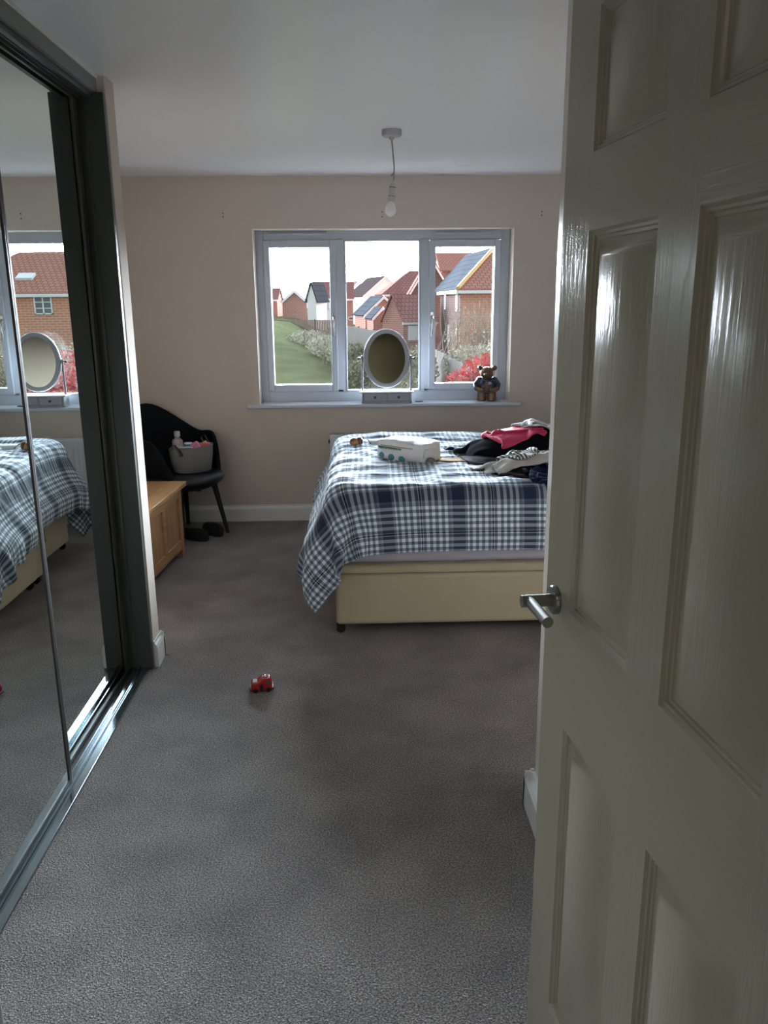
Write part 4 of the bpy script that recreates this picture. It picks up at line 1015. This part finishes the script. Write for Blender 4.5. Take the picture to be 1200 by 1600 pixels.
def shrub(name, label, lobes, nleaf, nt_, lm, size=.09, base=-2.8, seed=1):
    rs = random.Random(seed); c = lobes[0]
    t = thing(name, label, 'shrub', (c[0], c[1], base))
    b = MB()
    for i in range(nleaf):
        L = lobes[rs.randrange(len(lobes))]
        while True:
            p = Vector((rs.uniform(-1, 1), rs.uniform(-1, 1), rs.uniform(-1, 1)))
            if .25 < p.length < 1: break
        q = Vector((L[0]+p.x*L[3]-c[0], L[1]+p.y*L[3]-c[1], L[2]+p.z*L[4]-base))
        a = Vector((rs.gauss(0, 1), rs.gauss(0, 1), rs.gauss(0, 1))).normalized(); d = a.orthogonal().normalized()
        s = size*rs.uniform(.5, 1.3)
        b.face([q-a*s, q-d*s*.5, q+a*s, q+d*s*.5])
    b.build('foliage', lm, t, uvauto=False, fix=False)
    b = MB()
    for i in range(nt_):
        L = lobes[rs.randrange(len(lobes))]
        x = L[0]-c[0]+rs.gauss(0, .5)*L[3]; y = L[1]-c[1]+rs.gauss(0, .5)*L[3]
        top = L[2]+L[4]*rs.uniform(.4, 1.35)-base
        b.tube([(x*.75, y*.75, 0), (x+rs.gauss(0, .1), y, top*.6), (x+rs.gauss(0, .3), y+rs.gauss(0, .3), top)], [.025, .014, .006], 4)
    b.build('branches', M['twig'], t, uvauto=False, fix=False)
# hedge lobes: (x, y, z, radius, half height)
shrub('shrub', 'red-leaved shrub behind the pottery bear in the right pane', [(3.3, 24, -.9, .8, .55), (3.9, 24.5, -.55, .8, .6), (4.6, 25, -.6, .9, .75)], 2600, 60, M['leaf_red'], .075, seed=2)
shrub('shrub', 'red-leaved shrub further right, seen in the wardrobe mirror', [(6.75, 25, -.6, 1.1, .9), (7.9, 26, -.8, 1.0, .8)], 2200, 50, M['leaf_red'], .085, seed=3)
shrub('shrub', 'pale leafy shrub below the brick house in the right pane', [(4.1, 30, -.6, 1.0, .6), (5.3, 30.5, -.5, 1.1, .7)], 2300, 60, M['leaf_pale'], .08, seed=4)
shrub('shrub', 'grey-green shrub at the lower left of the right pane', [(2.6, 22, -1.45, .6, .55), (2.9, 21.5, -1.7, .7, .5), (3.5, 21.5, -1.7, .7, .45)], 2400, 30, M['leaf_grey'], .07, seed=5)
shrub('shrub', 'tall bare twiggy shrub standing against the orange brick house', [(4.8, 36, .2, 1.0, 1.1), (5.9, 36, .1, 1.2, 1.2)], 900, 170, M['leaf_pale'], .05, seed=6)
shrub('shrub', 'grey-green shrub beside the oval mirror in the middle pane', [(1.9, 30, -.9, .7, .9), (2.4, 31, -1.0, .7, 1.0), (2.0, 27, -1.6, .7, .8)], 2800, 60, M['leaf_grey'], .08, seed=7)
shrub('shrub', 'dark shrub on the bank left of the oval mirror', [(-.1, 44, -1.3, 1.1, .75), (.9, 44, -1.2, 1.0, .8), (.3, 40, -1.8, .9, .7)], 2800, 60, M['leaf_grey'], .10, seed=8)
shrub('shrub', 'brown scrub along the right edge of the grass field', [(-3.2, 55, -.75, 1.5, .55), (-1.9, 50, -1.0, 1.2, .65), (-.9, 46, -1.2, .9, .6)], 2600, 90, M['leaf_pale'], .10, seed=9)
shrub('shrub', 'pale hedge across the garden, seen in the wardrobe mirror', [(9.5, 36, -1.0, 1.6, 1.1), (12, 36.5, -1.0, 1.7, 1.2), (14.5, 37, -1.0, 1.7, 1.2), (8.6, 35, -1.2, 1.0, .9)], 4200, 160, M['leaf_pale'], .12, seed=10)
shrub('shrub', 'low yellow-flowered plant at the foot of the left pane', [(-2.85, 18.5, -1.1, .35, .35), (-2.5, 18.7, -1.3, .3, .25)], 320, 40, M['leaf_yellow'], .05, seed=11)
shrub('shrub', 'pale flowering shrub below the oval mirror in the middle pane', [(1.2, 24, -1.6, .8, .4), (1.9, 24, -1.5, .8, .6)], 1800, 40, M['leaf_pale'], .07, seed=12)
